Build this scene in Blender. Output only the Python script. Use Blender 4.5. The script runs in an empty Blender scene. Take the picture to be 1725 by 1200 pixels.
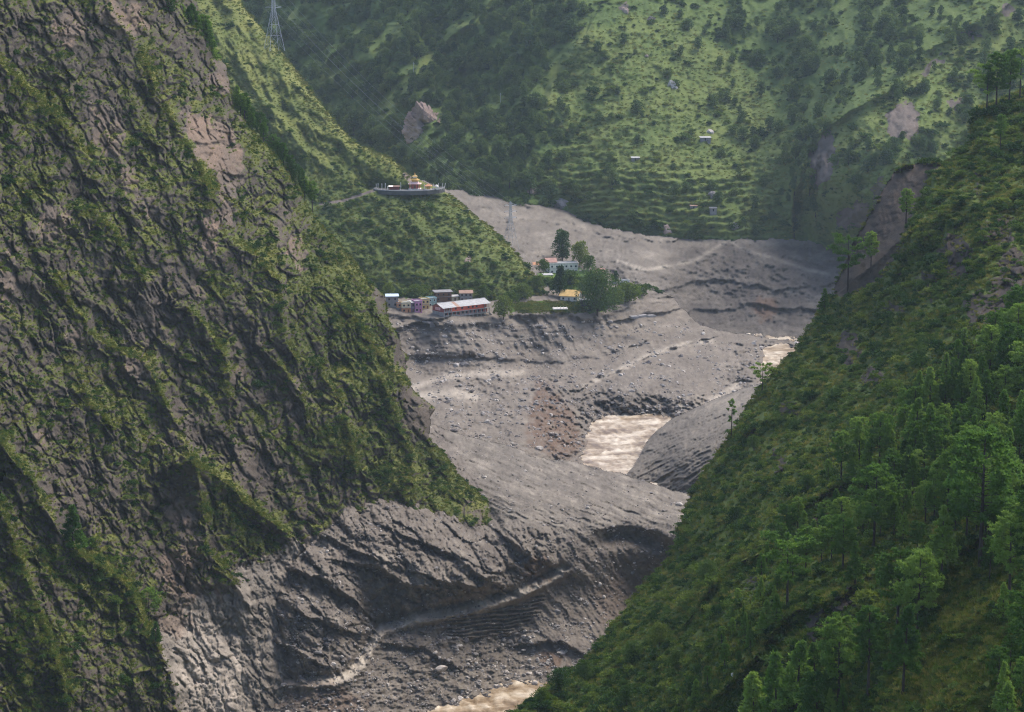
import bpy, bmesh, math, random
import numpy as np
from mathutils import Vector, Matrix

# ------------------------------------------------------------------ camera, light, exposure
S = bpy.context.scene
COL = S.collection
CAMZ, FPX, PITCH = 300.0, 3890.0, math.radians(10.2)
cam_d = bpy.data.cameras.new('camera')
cam_d.sensor_width = 36.0
cam_d.lens = 36.0 * FPX / 1725.0
cam_d.clip_start = 1.0
cam_d.clip_end = 20000.0
cam = bpy.data.objects.new('camera', cam_d)
cam.location = (0, 0, CAMZ)
cam.rotation_euler = (math.radians(90) - PITCH, 0, 0)
COL.objects.link(cam)
S.camera = cam

HAZE = 0.000037
SUN_EL, SUN_AZ = 55.0, 52.0        # degrees; azimuth measured from +y (away from camera) towards +x
w = bpy.data.worlds.new('World')
S.world = w
w.use_nodes = True
wn = w.node_tree
sky = wn.nodes.new('ShaderNodeTexSky')
sky.sky_type = 'NISHITA'
sky.sun_disc = False
sky.sun_elevation = math.radians(SUN_EL)
sky.sun_rotation = math.radians(SUN_AZ)
sky.dust_density = 6.0
sky.air_density = 0.7
sky.ozone_density = 0.4
sky.altitude = 1500
bg = wn.nodes['Background']
bg.inputs['Strength'].default_value = 0.15
wn.links.new(sky.outputs['Color'], bg.inputs['Color'])

sl = bpy.data.lights.new('sun', 'SUN')
sl.energy = 1.6
sl.angle = math.radians(38)
sl.color = (1.0, 0.95, 0.87)
so = bpy.data.objects.new('sun', sl)
sd = Vector((math.sin(math.radians(SUN_AZ)) * math.cos(math.radians(SUN_EL)),
             math.cos(math.radians(SUN_AZ)) * math.cos(math.radians(SUN_EL)), math.sin(math.radians(SUN_EL))))
so.rotation_euler = sd.to_track_quat('Z', 'Y').to_euler()
so.location = (400, 300, 900)
COL.objects.link(so)

S.view_settings.view_transform = 'Standard'
S.view_settings.look = 'None'
S.view_settings.exposure = 1.2
S.view_settings.gamma = 1.0
S.view_settings.use_curve_mapping = False
S.render.engine = 'CYCLES'
S.cycles.max_bounces = 5
S.cycles.diffuse_bounces = 3
S.cycles.transmission_bounces = 3
S.cycles.volume_bounces = 1
S.cycles.transparent_max_bounces = 6
S.cycles.use_denoising = True
S.cycles.denoising_prefilter = 'NONE'
S.cycles.use_adaptive_sampling = True
S.cycles.adaptive_threshold = 0.02
S.cycles.filter_width = 1.15
S.cycles.sample_clamp_indirect = 4.0

rng = np.random.default_rng(7)
random.seed(7)

# ------------------------------------------------------------------ picture <-> place
def slope_of(py):
    """metres of drop per metre of distance along +y for picture row py"""
    return np.tan(PITCH - np.arctan((600.0 - np.asarray(py, float)) / FPX))

def place(px, py, Y):
    px = np.asarray(px, float); py = np.asarray(py, float); Y = np.asarray(Y, float)
    u = (px - 862.5) / FPX; v = (600.0 - py) / FPX
    dy = math.cos(PITCH) + v * math.sin(PITCH)
    dz = -math.sin(PITCH) + v * math.cos(PITCH)
    return np.stack([u * Y / dy, Y, CAMZ + Y * dz / dy], -1)

# ------------------------------------------------------------------ noise
def _h(xi, yi, seed):
    h = (xi.astype(np.int64) * 374761393 + yi.astype(np.int64) * 668265263 + seed * 974634599) & 0xffffffff
    h = ((h ^ (h >> 13)) * 1274126177) & 0xffffffff
    return (h ^ (h >> 16)) & 0xffff

_GA = np.arange(65536) * (2 * np.pi / 65536)
_GX, _GY = np.cos(_GA).astype(np.float32), np.sin(_GA).astype(np.float32)

def pn(x, y, seed=0):
    x0 = np.floor(x); y0 = np.floor(y)
    fx = (x - x0).astype(np.float32); fy = (y - y0).astype(np.float32)
    u = fx * fx * fx * (fx * (fx * 6 - 15) + 10); v = fy * fy * fy * (fy * (fy * 6 - 15) + 10)
    xi = x0.astype(np.int64); yi = y0.astype(np.int64)
    def g(a, b):
        h = _h(xi + a, yi + b, seed)
        return _GX[h] * (fx - a) + _GY[h] * (fy - b)
    n0 = g(0, 0); n1 = g(1, 0); n2 = g(0, 1); n3 = g(1, 1)
    a = n0 + u * (n1 - n0); b = n2 + u * (n3 - n2)
    return (a + v * (b - a)) * 1.5

def fbm(x, y, o=4, seed=0, gain=0.5):
    t = 0; a = 1.0; s = 0
    for i in range(o):
        t = t + a * pn(x, y, seed + i * 17); s += a; a *= gain; x = x * 2.03 + 11.3; y = y * 2.03 - 7.7
    return t / s

def ridged(x, y, o=3, seed=0, gain=0.5):
    t = 0; a = 1.0; s = 0
    for i in range(o):
        t = t + a * (1 - 2 * np.abs(pn(x, y, seed + i * 17))); s += a; a *= gain; x = x * 2.03 + 5.3; y = y * 2.03 + 9.1
    return t / s

def cells(x, y, seed=0):
    """distance to nearest and second nearest jittered point, and the id of the nearest"""
    xi = np.floor(x).astype(np.int64); yi = np.floor(y).astype(np.int64)
    d1 = np.full(x.shape, 9.0); d2 = np.full(x.shape, 9.0); idd = np.zeros(x.shape)
    for a in (-1, 0, 1):
        for b in (-1, 0, 1):
            h = _h(xi + a, yi + b, seed); h2 = _h(xi + a, yi + b, seed + 91)
            d = np.hypot(xi + a + h / 65536.0 - x, yi + b + h2 / 65536.0 - y)
            near = d < d1
            d2 = np.where(near, d1, np.minimum(d2, d))
            idd = np.where(near, h / 65536.0, idd)
            d1 = np.where(near, d, d1)
    return d1, d2, idd

def facets(x, y, seed=0, crack=0.07):
    """broken rock: every block is a tilted plane standing at its own depth, with open joints between; about -1 .. 1"""
    xi = np.floor(x).astype(np.int64); yi = np.floor(y).astype(np.int64)
    d1 = np.full(x.shape, 9.0); d2 = np.full(x.shape, 9.0); v = np.zeros(x.shape)
    for a in (-1, 0, 1):
        for b in (-1, 0, 1):
            h = _h(xi + a, yi + b, seed) / 65536.0; h2 = _h(xi + a, yi + b, seed + 91) / 65536.0; h3 = _h(xi + a, yi + b, seed + 37) / 65536.0
            ex = x - (xi + a + h); ey = y - (yi + b + h2); d = np.hypot(ex, ey)
            n = d < d1
            d2 = np.where(n, d1, np.minimum(d2, d))
            v = np.where(n, (h3 - .5) + (h - .5) * 2.6 * ex + (h2 - .5) * 2.6 * ey, v)
            d1 = np.where(n, d, d1)
    return v - 0.9 * np.exp(-(d2 - d1) / crack)

def rot(px, py, deg):
    c, s = math.cos(math.radians(deg)), math.sin(math.radians(deg))
    return px * c + py * s, -px * s + py * c

def sstep(a, b, x):
    t = np.clip((x - a) / (b - a), 0, 1)
    return t * t * (3 - 2 * t)

# ------------------------------------------------------------------ plane geometry helpers
def seg_dist(px, py, pts):
    """unsigned distance to a polyline and the sign: > 0 above/left of a line drawn left to right"""
    best = np.full(px.shape, 1e9); sg = np.zeros(px.shape)
    for (x0, y0), (x1, y1) in zip(pts[:-1], pts[1:]):
        dx, dy = x1 - x0, y1 - y0
        L = dx * dx + dy * dy + 1e-9
        t = np.clip(((px - x0) * dx + (py - y0) * dy) / L, 0, 1)
        ex = px - (x0 + t * dx); ey = py - (y0 + t * dy)
        d = ex * ex + ey * ey
        cr = -(dx * (py - y0) - dy * (px - x0))
        n = d < best
        best = np.where(n, d, best); sg = np.where(n, np.sign(cr), sg)
    return np.sqrt(best), sg

def inside(px, py, poly):
    r = np.zeros(px.shape, bool)
    n = len(poly)
    for i in range(n):
        x0, y0 = poly[i]; x1, y1 = poly[(i + 1) % n]
        if y0 == y1: continue
        c = ((py >= min(y0, y1)) & (py < max(y0, y1)))
        xx = x0 + (py - y0) * (x1 - x0) / (y1 - y0)
        r ^= c & (px < xx)
    return r

def polymask(px, py, poly, soft=8.0, warp=6.0, scale=20.0, seed=5):
    wx = px + warp * fbm(px / scale, py / scale, 3, seed) * 2
    wy = py + warp * fbm(px / scale, py / scale, 3, seed + 50) * 2
    xs = [p[0] for p in poly]; ys = [p[1] for p in poly]; m = soft + 2
    box = (wx > min(xs) - m) & (wx < max(xs) + m) & (wy > min(ys) - m) & (wy < max(ys) + m)
    out = np.zeros(px.shape)
    if box.any():
        bx, by = wx[box], wy[box]
        d, _ = seg_dist(bx, by, list(poly) + [poly[0]])
        i = inside(bx, by, poly)
        out[box] = sstep(-soft, soft, np.where(i, d, -d))
    return out

def blobs(px, py, L, warp=8.0, seed=3, scale=18.0):
    wx = px + warp * 2 * fbm(px / scale, py / scale, 3, seed); wy = py + warp * 2 * fbm(px / scale, py / scale, 3, seed + 50)
    out = np.zeros(px.shape)
    for cx, cy, rx, ry, ang, val in L:
        x, y = rot(wx - cx, wy - cy, ang)
        d = (x / rx) ** 2 + (y / ry) ** 2
        out = np.maximum(out, val * (1 - sstep(0.5, 1.3, d)))
    return out

class TPS:
    def __init__(s, pts, lam=1e-4):
        P = np.array(pts, float); s.x = P[:, 0] / 400; s.y = P[:, 1] / 400; n = len(P)
        s.m = P[:, 2].mean()
        K = s.k(np.hypot(s.x[:, None] - s.x, s.y[:, None] - s.y)) + lam * np.eye(n)
        A = np.zeros((n + 3, n + 3)); A[:n, :n] = K
        Q = np.stack([np.ones(n), s.x, s.y], 1); A[:n, n:] = Q; A[n:, :n] = Q.T
        s.w = np.linalg.solve(A, np.concatenate([P[:, 2] - s.m, [0, 0, 0]]))
    def k(s, r):
        return r * r * np.log(r + 1e-9)
    def __call__(s, px, py):
        x = np.asarray(px, float) / 400; y = np.asarray(py, float) / 400
        o = s.w[-3] + s.w[-2] * x + s.w[-1] * y + s.m
        for i in range(len(s.x)):
            o = o + s.w[i] * s.k(np.hypot(x - s.x[i], y - s.y[i]))
        return o

def rough(poly, amp, seed=1):
    """a closed outline broken up like a natural edge"""
    out = []
    n = len(poly)
    for i in range(n):
        x0, y0 = poly[i]; x1, y1 = poly[(i + 1) % n]
        L = math.hypot(x1 - x0, y1 - y0); k = max(1, int(L / 4))
        for j in range(k):
            t = j / k
            out.append((x0 + (x1 - x0) * t, y0 + (y1 - y0) * t))
    P = np.array(out)
    nx = fbm(P[:, 0] / 22, P[:, 1] / 22, 4, seed, 0.6) * amp * 2; ny = fbm(P[:, 0] / 22, P[:, 1] / 22, 4, seed + 31, 0.6) * amp * 2
    return list(zip(P[:, 0] + nx, P[:, 1] + ny))

def mesh_from(name, V, F4, mat, attrs=None, smooth=True):
    me = bpy.data.meshes.new(name)
    V = np.asarray(V, np.float32); F4 = np.asarray(F4, np.int32)
    me.vertices.add(len(V)); me.vertices.foreach_set('co', V.ravel())
    k = F4.shape[1]
    me.loops.add(F4.size); me.loops.foreach_set('vertex_index', F4.ravel())
    me.polygons.add(len(F4))
    me.polygons.foreach_set('loop_start', np.arange(0, F4.size, k, dtype=np.int32))
    me.polygons.foreach_set('loop_total', np.full(len(F4), k, np.int32))
    if smooth: me.polygons.foreach_set('use_smooth', np.ones(len(F4), bool))
    me.update(calc_edges=True)
    for a, v in (attrs or {}).items():
        at = me.attributes.new(a, 'FLOAT', 'POINT')
        at.data.foreach_set('value', np.asarray(v, np.float32))
    if mat is not None: me.materials.append(mat)
    return me

MASS = {}
class Mass:
    """a sheet of ground with a real distance for every point of it"""
    def __init__(s, name, poly, ctrl, step, mode, shape, paint, mat, sil=None, roundw=22, roundk=10, jit=2.5,
                 skirt=(40, -15, 170, -150), seed=1, kind='structure', label=None, cat=None, inx=0.0):
        s.name = name
        P = rough(poly, jit, seed) if jit else poly
        A = np.array(P)
        gx = np.arange(A[:, 0].min() - step, A[:, 0].max() + 2 * step, step)
        gy = np.arange(A[:, 1].min() - step, A[:, 1].max() + 2 * step, step)
        s.gx, s.gy, s.step = gx, gy, step
        PX, PY = np.meshgrid(gx, gy)
        msk = np.zeros(PX.shape, bool)
        for r, y in enumerate(gy):                      # even-odd fill, row by row
            y0 = A[:, 1]; y1 = np.roll(y0, -1); x0 = A[:, 0]; x1 = np.roll(x0, -1)
            c = (np.minimum(y0, y1) <= y) & (y < np.maximum(y0, y1))
            xs = np.sort(x0[c] + (y - y0[c]) * (x1[c] - x0[c]) / (y1[c] - y0[c]))
            for a, b in zip(xs[::2], xs[1::2]): msk[r, (gx >= a) & (gx < b)] = True
        tps = TPS(ctrl)
        base = np.zeros(PX.shape)
        for r0 in range(0, PX.shape[0], 64): base[r0:r0 + 64] = tps(PX[r0:r0 + 64], PY[r0:r0 + 64])
        val = shape(PX, PY, base)
        Y = val if mode == 'Y' else (CAMZ - val) / slope_of(PY)
        if sil is not None:
            d, _ = seg_dist(PX, PY, sil)
            t = np.clip(1 - d / roundw, 0, 1)
            Y = Y + roundk * t * t
        s.Y, s.PX, s.PY, s.msk = Y, PX, PY, msk
        W = place(PX, PY, Y)
        s.W = W
        du = np.gradient(W, axis=1); dv = np.gradient(W, axis=0)
        N = np.cross(dv, du); N /= np.linalg.norm(N, axis=-1, keepdims=True) + 1e-9
        V = W - np.array([0, 0, CAMZ]); flip = (N * V).sum(-1) > 0
        N[flip] *= -1
        s.N = N; s.nz = N[..., 2]
        s.att = paint(s)
        q = msk[:-1, :-1] & msk[1:, :-1] & msk[:-1, 1:] & msk[1:, 1:]
        s.quad = q
        idx = np.full(PX.shape, -1, np.int64)
        used = np.zeros(PX.shape, bool)
        used[:-1, :-1] |= q; used[1:, :-1] |= q; used[:-1, 1:] |= q; used[1:, 1:] |= q
        idx[used] = np.arange(used.sum()); s.used = used
        r, c = np.nonzero(q)
        F = np.stack([idx[r + 1, c], idx[r + 1, c + 1], idx[r, c + 1], idx[r, c]], 1)
        Vv = W[used]
        at = {k: v[used] for k, v in s.att.items()}
        # close the sheet backwards so that it has thickness
        qp = np.pad(q, 1)
        E = []
        for (dr, dc, a, b) in ((-1, 0, (0, 1), (0, 0)), (1, 0, (1, 0), (1, 1)), (0, -1, (0, 0), (1, 0)), (0, 1, (1, 1), (0, 1))):
            nb = qp[1 + dr:1 + dr + q.shape[0], 1 + dc:1 + dc + q.shape[1]]
            rr, cc = np.nonzero(q & ~nb)
            E.append(np.stack([idx[rr + a[0], cc + a[1]], idx[rr + b[0], cc + b[1]]], 1))
        E = np.concatenate(E)
        bv, inv = np.unique(E.ravel(), return_inverse=True); E2 = inv.reshape(-1, 2)
        n0 = len(Vv); nb = len(bv)
        def back(P, dy, dz):
            k = (P[:, 1] + dy) / P[:, 1]
            return np.stack([P[:, 0] * k + inx * dy * 0.35, P[:, 1] + dy, P[:, 2] + np.minimum(dz, -dy * slope_of(0) * 0) - 0.0], 1)
        r1 = back(Vv[bv], skirt[0], skirt[1]); r2 = back(r1, skirt[2], skirt[3])
        Vv = np.concatenate([Vv, r1, r2])
        F = np.concatenate([F, np.stack([E[:, 0], E[:, 1], n0 + E2[:, 1], n0 + E2[:, 0]], 1),
                            np.stack([n0 + E2[:, 0], n0 + E2[:, 1], n0 + nb + E2[:, 1], n0 + nb + E2[:, 0]], 1)])
        at = {k: np.concatenate([v, v[bv], v[bv]]) for k, v in at.items()}
        me = mesh_from(name, Vv, F, mat, at)
        s.ob = bpy.data.objects.new(name, me); COL.objects.link(s.ob)
        s.ob['kind'] = kind
        if label: s.ob['label'] = label
        if cat: s.ob['category'] = cat
        MASS[name] = s
    def rc(s, px, py):
        c = np.clip(np.rint((np.asarray(px) - s.gx[0]) / s.step).astype(int), 0, len(s.gx) - 1)
        r = np.clip(np.rint((np.asarray(py) - s.gy[0]) / s.step).astype(int), 0, len(s.gy) - 1)
        return r, c
    def at(s, px, py):
        r, c = s.rc(px, py)
        return Vector(place(px, py, s.Y[r, c]).tolist())

def ridge(px, py, pts, amp, w0, w1=None):
    """a crest that stands out towards the viewer by amp metres; w0 above/left, w1 below/right"""
    d, sg = seg_dist(px, py, pts)
    ww = np.where(sg > 0, w0, w1 if w1 else w0)
    return amp * np.exp(-(d / ww))

def bench(px, py, pts, amp, wdt, fall):
    d, sg = seg_dist(px, py, pts)
    sdv = d * sg
    return amp * sstep(-0.5, wdt, sdv) * np.exp(-np.maximum(sdv, 0) / fall)

# ------------------------------------------------------------------ materials
def new_mat(name):
    m = bpy.data.materials.new(name); m.use_nodes = True
    nt = m.node_tree; b = nt.nodes['Principled BSDF']
    return m, nt, b

def flat_mat(name, col, rough=0.8, var=0.15, scale=1.2, metal=0.0, spec=0.3):
    m, nt, b = new_mat(name)
    b.inputs['Roughness'].default_value = rough; b.inputs['Metallic'].default_value = metal
    b.inputs['Specular IOR Level'].default_value = spec
    tc = nt.nodes.new('ShaderNodeTexCoord')
    n = nt.nodes.new('ShaderNodeTexNoise'); n.inputs['Scale'].default_value = scale; n.inputs['Detail'].default_value = 5
    nt.links.new(tc.outputs['Object'], n.inputs['Vector'])
    r = nt.nodes.new('ShaderNodeValToRGB')
    r.color_ramp.elements[0].position = 0.3; r.color_ramp.elements[1].position = 0.7
    r.color_ramp.elements[0].color = (*[c * (1 - var) for c in col], 1); r.color_ramp.elements[1].color = (*[min(1, c * (1 + var)) for c in col], 1)
    nt.links.new(n.outputs['Fac'], r.inputs['Fac']); nt.links.new(r.outputs['Color'], b.inputs['Base Color'])
    return m

class NT:
    """short hand for wiring nodes"""
    def __init__(s, nt): s.nt = nt
    def n(s, t, **k):
        x = s.nt.nodes.new(t)
        for a, v in k.items(): setattr(x, a, v)
        return x
    def l(s, a, b): s.nt.links.new(a, b)
    def attr(s, name):
        a = s.n('ShaderNodeAttribute'); a.attribute_name = name; return a.outputs['Fac']
    def noise(s, scale, detail=4, rough=0.6, vec=None):
        x = s.n('ShaderNodeTexNoise'); x.inputs['Scale'].default_value = scale; x.inputs['Detail'].default_value = detail
        x.inputs['Roughness'].default_value = rough
        if vec is not None: s.l(vec, x.inputs['Vector'])
        return x.outputs['Fac']
    def ramp(s, fac, stops):
        r = s.n('ShaderNodeValToRGB')
        while len(r.color_ramp.elements) < len(stops): r.color_ramp.elements.new(0.5)
        for e, (p, c) in zip(r.color_ramp.elements, stops):
            e.position = p; e.color = (*c, 1)
        s.l(fac, r.inputs['Fac']); return r.outputs['Color']
    def mix(s, fac, a, b, mode='MIX'):
        m = s.n('ShaderNodeMix', data_type='RGBA', blend_type=mode)
        if isinstance(fac, (int, float)): m.inputs[0].default_value = fac
        else: s.l(fac, m.inputs[0])
        for v, i in ((a, 6), (b, 7)):
            if isinstance(v, tuple): m.inputs[i].default_value = (*v, 1)
            else: s.l(v, m.inputs[i])
        return m.outputs[2]
    def math(s, op, a, b=None, clamp=False):
        m = s.n('ShaderNodeMath', operation=op, use_clamp=clamp)
        for v, i in ((a, 0), (b, 1)):
            if v is None: continue
            if isinstance(v, (int, float)): m.inputs[i].default_value = v
            else: s.l(v, m.inputs[i])
        return m.outputs[0]

def ground_mat(name, rock, veg, mud=None, fine=0.6, bump=0.5, dist=0.5):
    """rock: [dark, mid, fresh]; veg: [dark, mid, dry]; mud: [dark, mid, pale]; blended by the ground's own masks"""
    m, nt, b = new_mat(name); g = NT(nt)
    b.inputs['Roughness'].default_value = 0.95; b.inputs['Specular IOR Level'].default_value = 0.15
    pos = g.n('ShaderNodeNewGeometry').outputs['Position']
    n1 = g.noise(fine, 6, 0.7, pos); n2 = g.noise(fine * 0.17, 5, 0.65, pos); n3 = g.noise(fine * 3.1, 4, 0.7, pos)
    nn = g.math('ADD', g.math('MULTIPLY', n1, 0.6), g.math('MULTIPLY', n3, 0.4))
    fr = g.attr('fresh')
    rf = g.math('ADD', g.math('MULTIPLY', fr, 0.62), g.math('MULTIPLY', g.math('SUBTRACT', nn, 0.28), 0.75), True)
    rc = g.ramp(rf, [(0.0, rock[0]), (0.38, rock[1]), (0.95, rock[2])])
    dr = g.attr('dry_lit')
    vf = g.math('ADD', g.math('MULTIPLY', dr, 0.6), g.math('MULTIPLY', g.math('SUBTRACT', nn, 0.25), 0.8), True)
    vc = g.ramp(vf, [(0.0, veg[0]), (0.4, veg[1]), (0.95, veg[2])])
    va = g.attr('veg')
    vm = g.math('ADD', va, g.math('MULTIPLY', g.math('SUBTRACT', n1, 0.5), 1.1))
    vm = g.ramp(vm, [(0.38, (0, 0, 0)), (0.62, (1, 1, 1))])
    col = g.mix(vm, rc, vc)
    if mud:
        wa = g.attr('wet')
        mf = g.math('ADD', g.math('SUBTRACT', 0.62, g.math('MULTIPLY', wa, 0.62)), g.math('MULTIPLY', g.math('SUBTRACT', nn, 0.5), 0.9), True)
        mc = g.ramp(mf, [(0.0, mud[0]), (0.45, mud[1]), (0.95, mud[2])])
        if len(mud) > 3: mc = g.mix(g.attr('brown'), mc, mud[3])
        mu = g.attr('mud')
        mm = g.math('ADD', mu, g.math('MULTIPLY', g.math('SUBTRACT', n1, 0.5), 0.8))
        mm = g.ramp(mm, [(0.4, (0, 0, 0)), (0.6, (1, 1, 1))])
        col = g.mix(mm, col, mc)
    g.l(col, b.inputs['Base Color'])
    bp = g.n('ShaderNodeBump'); bp.inputs['Strength'].default_value = bump; bp.inputs['Distance'].default_value = dist
    g.l(nn, bp.inputs['Height']); g.l(bp.outputs['Normal'], b.inputs['Normal'])
    return m
# ------------------------------------------------------------------ the land
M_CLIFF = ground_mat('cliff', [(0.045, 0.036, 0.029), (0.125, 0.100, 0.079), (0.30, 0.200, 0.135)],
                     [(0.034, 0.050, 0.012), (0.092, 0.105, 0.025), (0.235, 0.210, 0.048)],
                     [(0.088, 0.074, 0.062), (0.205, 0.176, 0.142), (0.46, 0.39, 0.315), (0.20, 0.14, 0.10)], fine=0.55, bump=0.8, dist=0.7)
M_SPUR = ground_mat('spur_ground', [(0.06, 0.05, 0.045), (0.14, 0.115, 0.10), (0.30, 0.22, 0.17)],
                    [(0.046, 0.072, 0.017), (0.105, 0.128, 0.032), (0.24, 0.225, 0.06)], fine=0.35, bump=0.7, dist=0.8)
M_HILL = ground_mat('hill_ground', [(0.055, 0.048, 0.043), (0.12, 0.10, 0.085), (0.24, 0.18, 0.14)],
                    [(0.044, 0.080, 0.023), (0.100, 0.143, 0.036), (0.190, 0.205, 0.055)], fine=0.25, bump=0.7, dist=1.0)
M_SLOPE = ground_mat('slope_ground', [(0.026, 0.022, 0.020), (0.060, 0.047, 0.037), (0.155, 0.100, 0.060)],
                     [(0.026, 0.050, 0.010), (0.070, 0.100, 0.018), (0.22, 0.21, 0.042)], fine=0.8, bump=0.8, dist=0.5)
M_MUD = ground_mat('mud', [(0.06, 0.05, 0.048), (0.15, 0.125, 0.11), (0.30, 0.24, 0.20)],
                   [(0.030, 0.062, 0.012), (0.070, 0.125, 0.020), (0.16, 0.19, 0.04)],
                   [(0.080, 0.068, 0.058), (0.192, 0.166, 0.135), (0.43, 0.375, 0.30), (0.130, 0.086, 0.060)], fine=0.45, bump=0.7, dist=0.5)

# ---- far hillside across the valley
FIELD = [(985, 60), (1060, 20), (1160, 40), (1280, 130), (1340, 230), (1350, 330), (1345, 400), (1120, 395), (1030, 385), (960, 340), (870, 320), (880, 285), (950, 250), (915, 190), (950, 120)]
SPURR = [(1760, -80), (1700, 0), (1640, 40), (1560, 85), (1480, 160), (1400, 205), (1355, 240), (1340, 330), (1370, 400), (1420, 420), (1900, 420), (1900, -80)]
HC = [(-100, -150, 2600), (250, -150, 2420), (250, 200, 2200), (500, 0, 2230), (600, 200, 2040), (700, 300, 1880), (760, 330, 1800), (900, 335, 1795), (1000, 0, 1995),
      (1000, 200, 1850), (1110, 395, 1735), (1250, 402, 1735), (1380, 405, 1732), (1250, 100, 1960), (1250, 250, 1835), (1000, -150, 2180), (1500, -150, 2120),
      (1330, 330, 1772), (1330, 180, 1880), (1400, 300, 1690), (1450, 200, 1725), (1600, 150, 1760), (1700, 40, 1840), (1900, -100, 1960), (1430, 400, 1700), (1600, 300, 1680), (1900, 200, 1720),
      (800, 480, 1770), (1100, 480, 1735), (1250, 480, 1735), (1400, 480, 1725), (1600, 480, 1700), (500, 480, 1900), (820, 130, 1990), (640, 60, 2120)]
def hill_shape(px, py, b):
    wx = px + 12 * fbm(px / 60, py / 60, 3, 41); wy = py + 12 * fbm(px / 60, py / 60, 3, 42)
    a, c = rot(wx, wy, -38)
    left = 1 - sstep(880, 1000, px + (py - 150) * 0.15)
    v = b - (left * 22 + 6) * ridged(a / 150 , c / 75, 3, 51) * sstep(-40, 30, 370 - py)
    for pts in ([(823, 3), (708, 115), (655, 171), (640, 220)], [(676, 49), (600, 108), (540, 140), (520, 160)], [(985, 55), (930, 140), (915, 190), (900, 235)],
                [(520, 5), (460, 50), (430, 90)]):
        v = v - ridge(wx, wy, pts, 20, 34, 16)
    v = v - ridge(wx, wy, [(1700, 10), (1640, 42), (1560, 85), (1480, 165), (1400, 207), (1352, 250), (1342, 330)], 26, 9, 60)
    v = v - ridge(wx, wy, [(1560, 175), (1500, 240), (1470, 270)], 10, 40, 10) - ridge(wx, wy, [(1600, 60), (1480, 300), (1420, 380)], 10, 30, 30)
    v = v + 22 * polymask(px, py, [(1350, 255), (1400, 250), (1385, 330), (1350, 345)], 8, 5) * fbm(px / 12, py / 30, 3, 60)
    fld = polymask(px, py, FIELD, 16, 8, 40, 61)
    # terraced plots: steps that follow the contour
    Z = CAMZ - b * slope_of(py)
    zz = Z + 5 * fbm(px / 110, py / 110, 3, 71)
    zz = zz + 2.2 * fbm(px / 30, py / 60, 3, 72); stp = 4.6
    ph = zz / stp - np.floor(zz / stp)
    terr = sstep(250, 300, py) * (1 - sstep(1240, 1330, px)) + 0.25
    v = v + fld * terr * sstep(-.8, .1, fbm(px / 60, py / 18, 3, 73)) * 5.5 * (sstep(0.55, 0.95, ph) - ph)
    v = v - 5 * fbm(wx / 26, wy / 26, 4, 81) - 2.2 * fbm(px / 7, py / 6, 3, 83)
    return v
def hill_paint(s):
    px, py = s.PX, s.PY
    n = fbm(px / 50, py / 50, 4, 91)
    fld = polymask(px, py, FIELD, 16, 8, 40, 61)
    spr = polymask(px, py, SPURR, 8, 5, 30, 62)
    rk = blobs(px, py, [(1385, 270, 22, 48, 12, 1.0), (1520, 205, 32, 32, -20, 1.0), (1440, 365, 30, 22, -30, .9), (1570, 110, 26, 10, -40, .7), (1700, 20, 18, 9, 0, .9),
                        (1610, 175, 16, 12, 0, .7), (1640, 60, 18, 7, 20, .7), (1480, 330, 14, 26, 0, .6), (1050, 12, 10, 10, 0, .7)], 9, 33)
    veg = 1.1 - rk * 1.3 + 0.3 * (s.nz - 0.6)
    dry_lit = 0.25 + 0.42 * n + 0.32 * fld + 0.34 * spr
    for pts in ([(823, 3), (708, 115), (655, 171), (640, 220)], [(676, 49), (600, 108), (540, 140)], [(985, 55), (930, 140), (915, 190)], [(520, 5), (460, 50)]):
        d, _ = seg_dist(px + 6 * n, py, pts); dry_lit = dry_lit + 0.45 * np.exp(-d / 12)
    fresh = rk * (0.4 + 0.6 * n) + 0.2
    s.fld, s.spr, s.rk = fld, spr, rk
    return dict(veg=veg, dry_lit=dry_lit, fresh=fresh, mud=np.zeros(px.shape), wet=np.zeros(px.shape), brown=np.zeros(px.shape))
Mass('far_hillside', [(180, -140), (1880, -140), (1880, 450), (1300, 470), (900, 450), (560, 480), (180, 480)], HC, 2.0, 'Y', hill_shape, hill_paint, M_HILL, jit=0, skirt=(60, -10, 400, -300), seed=2)

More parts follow.
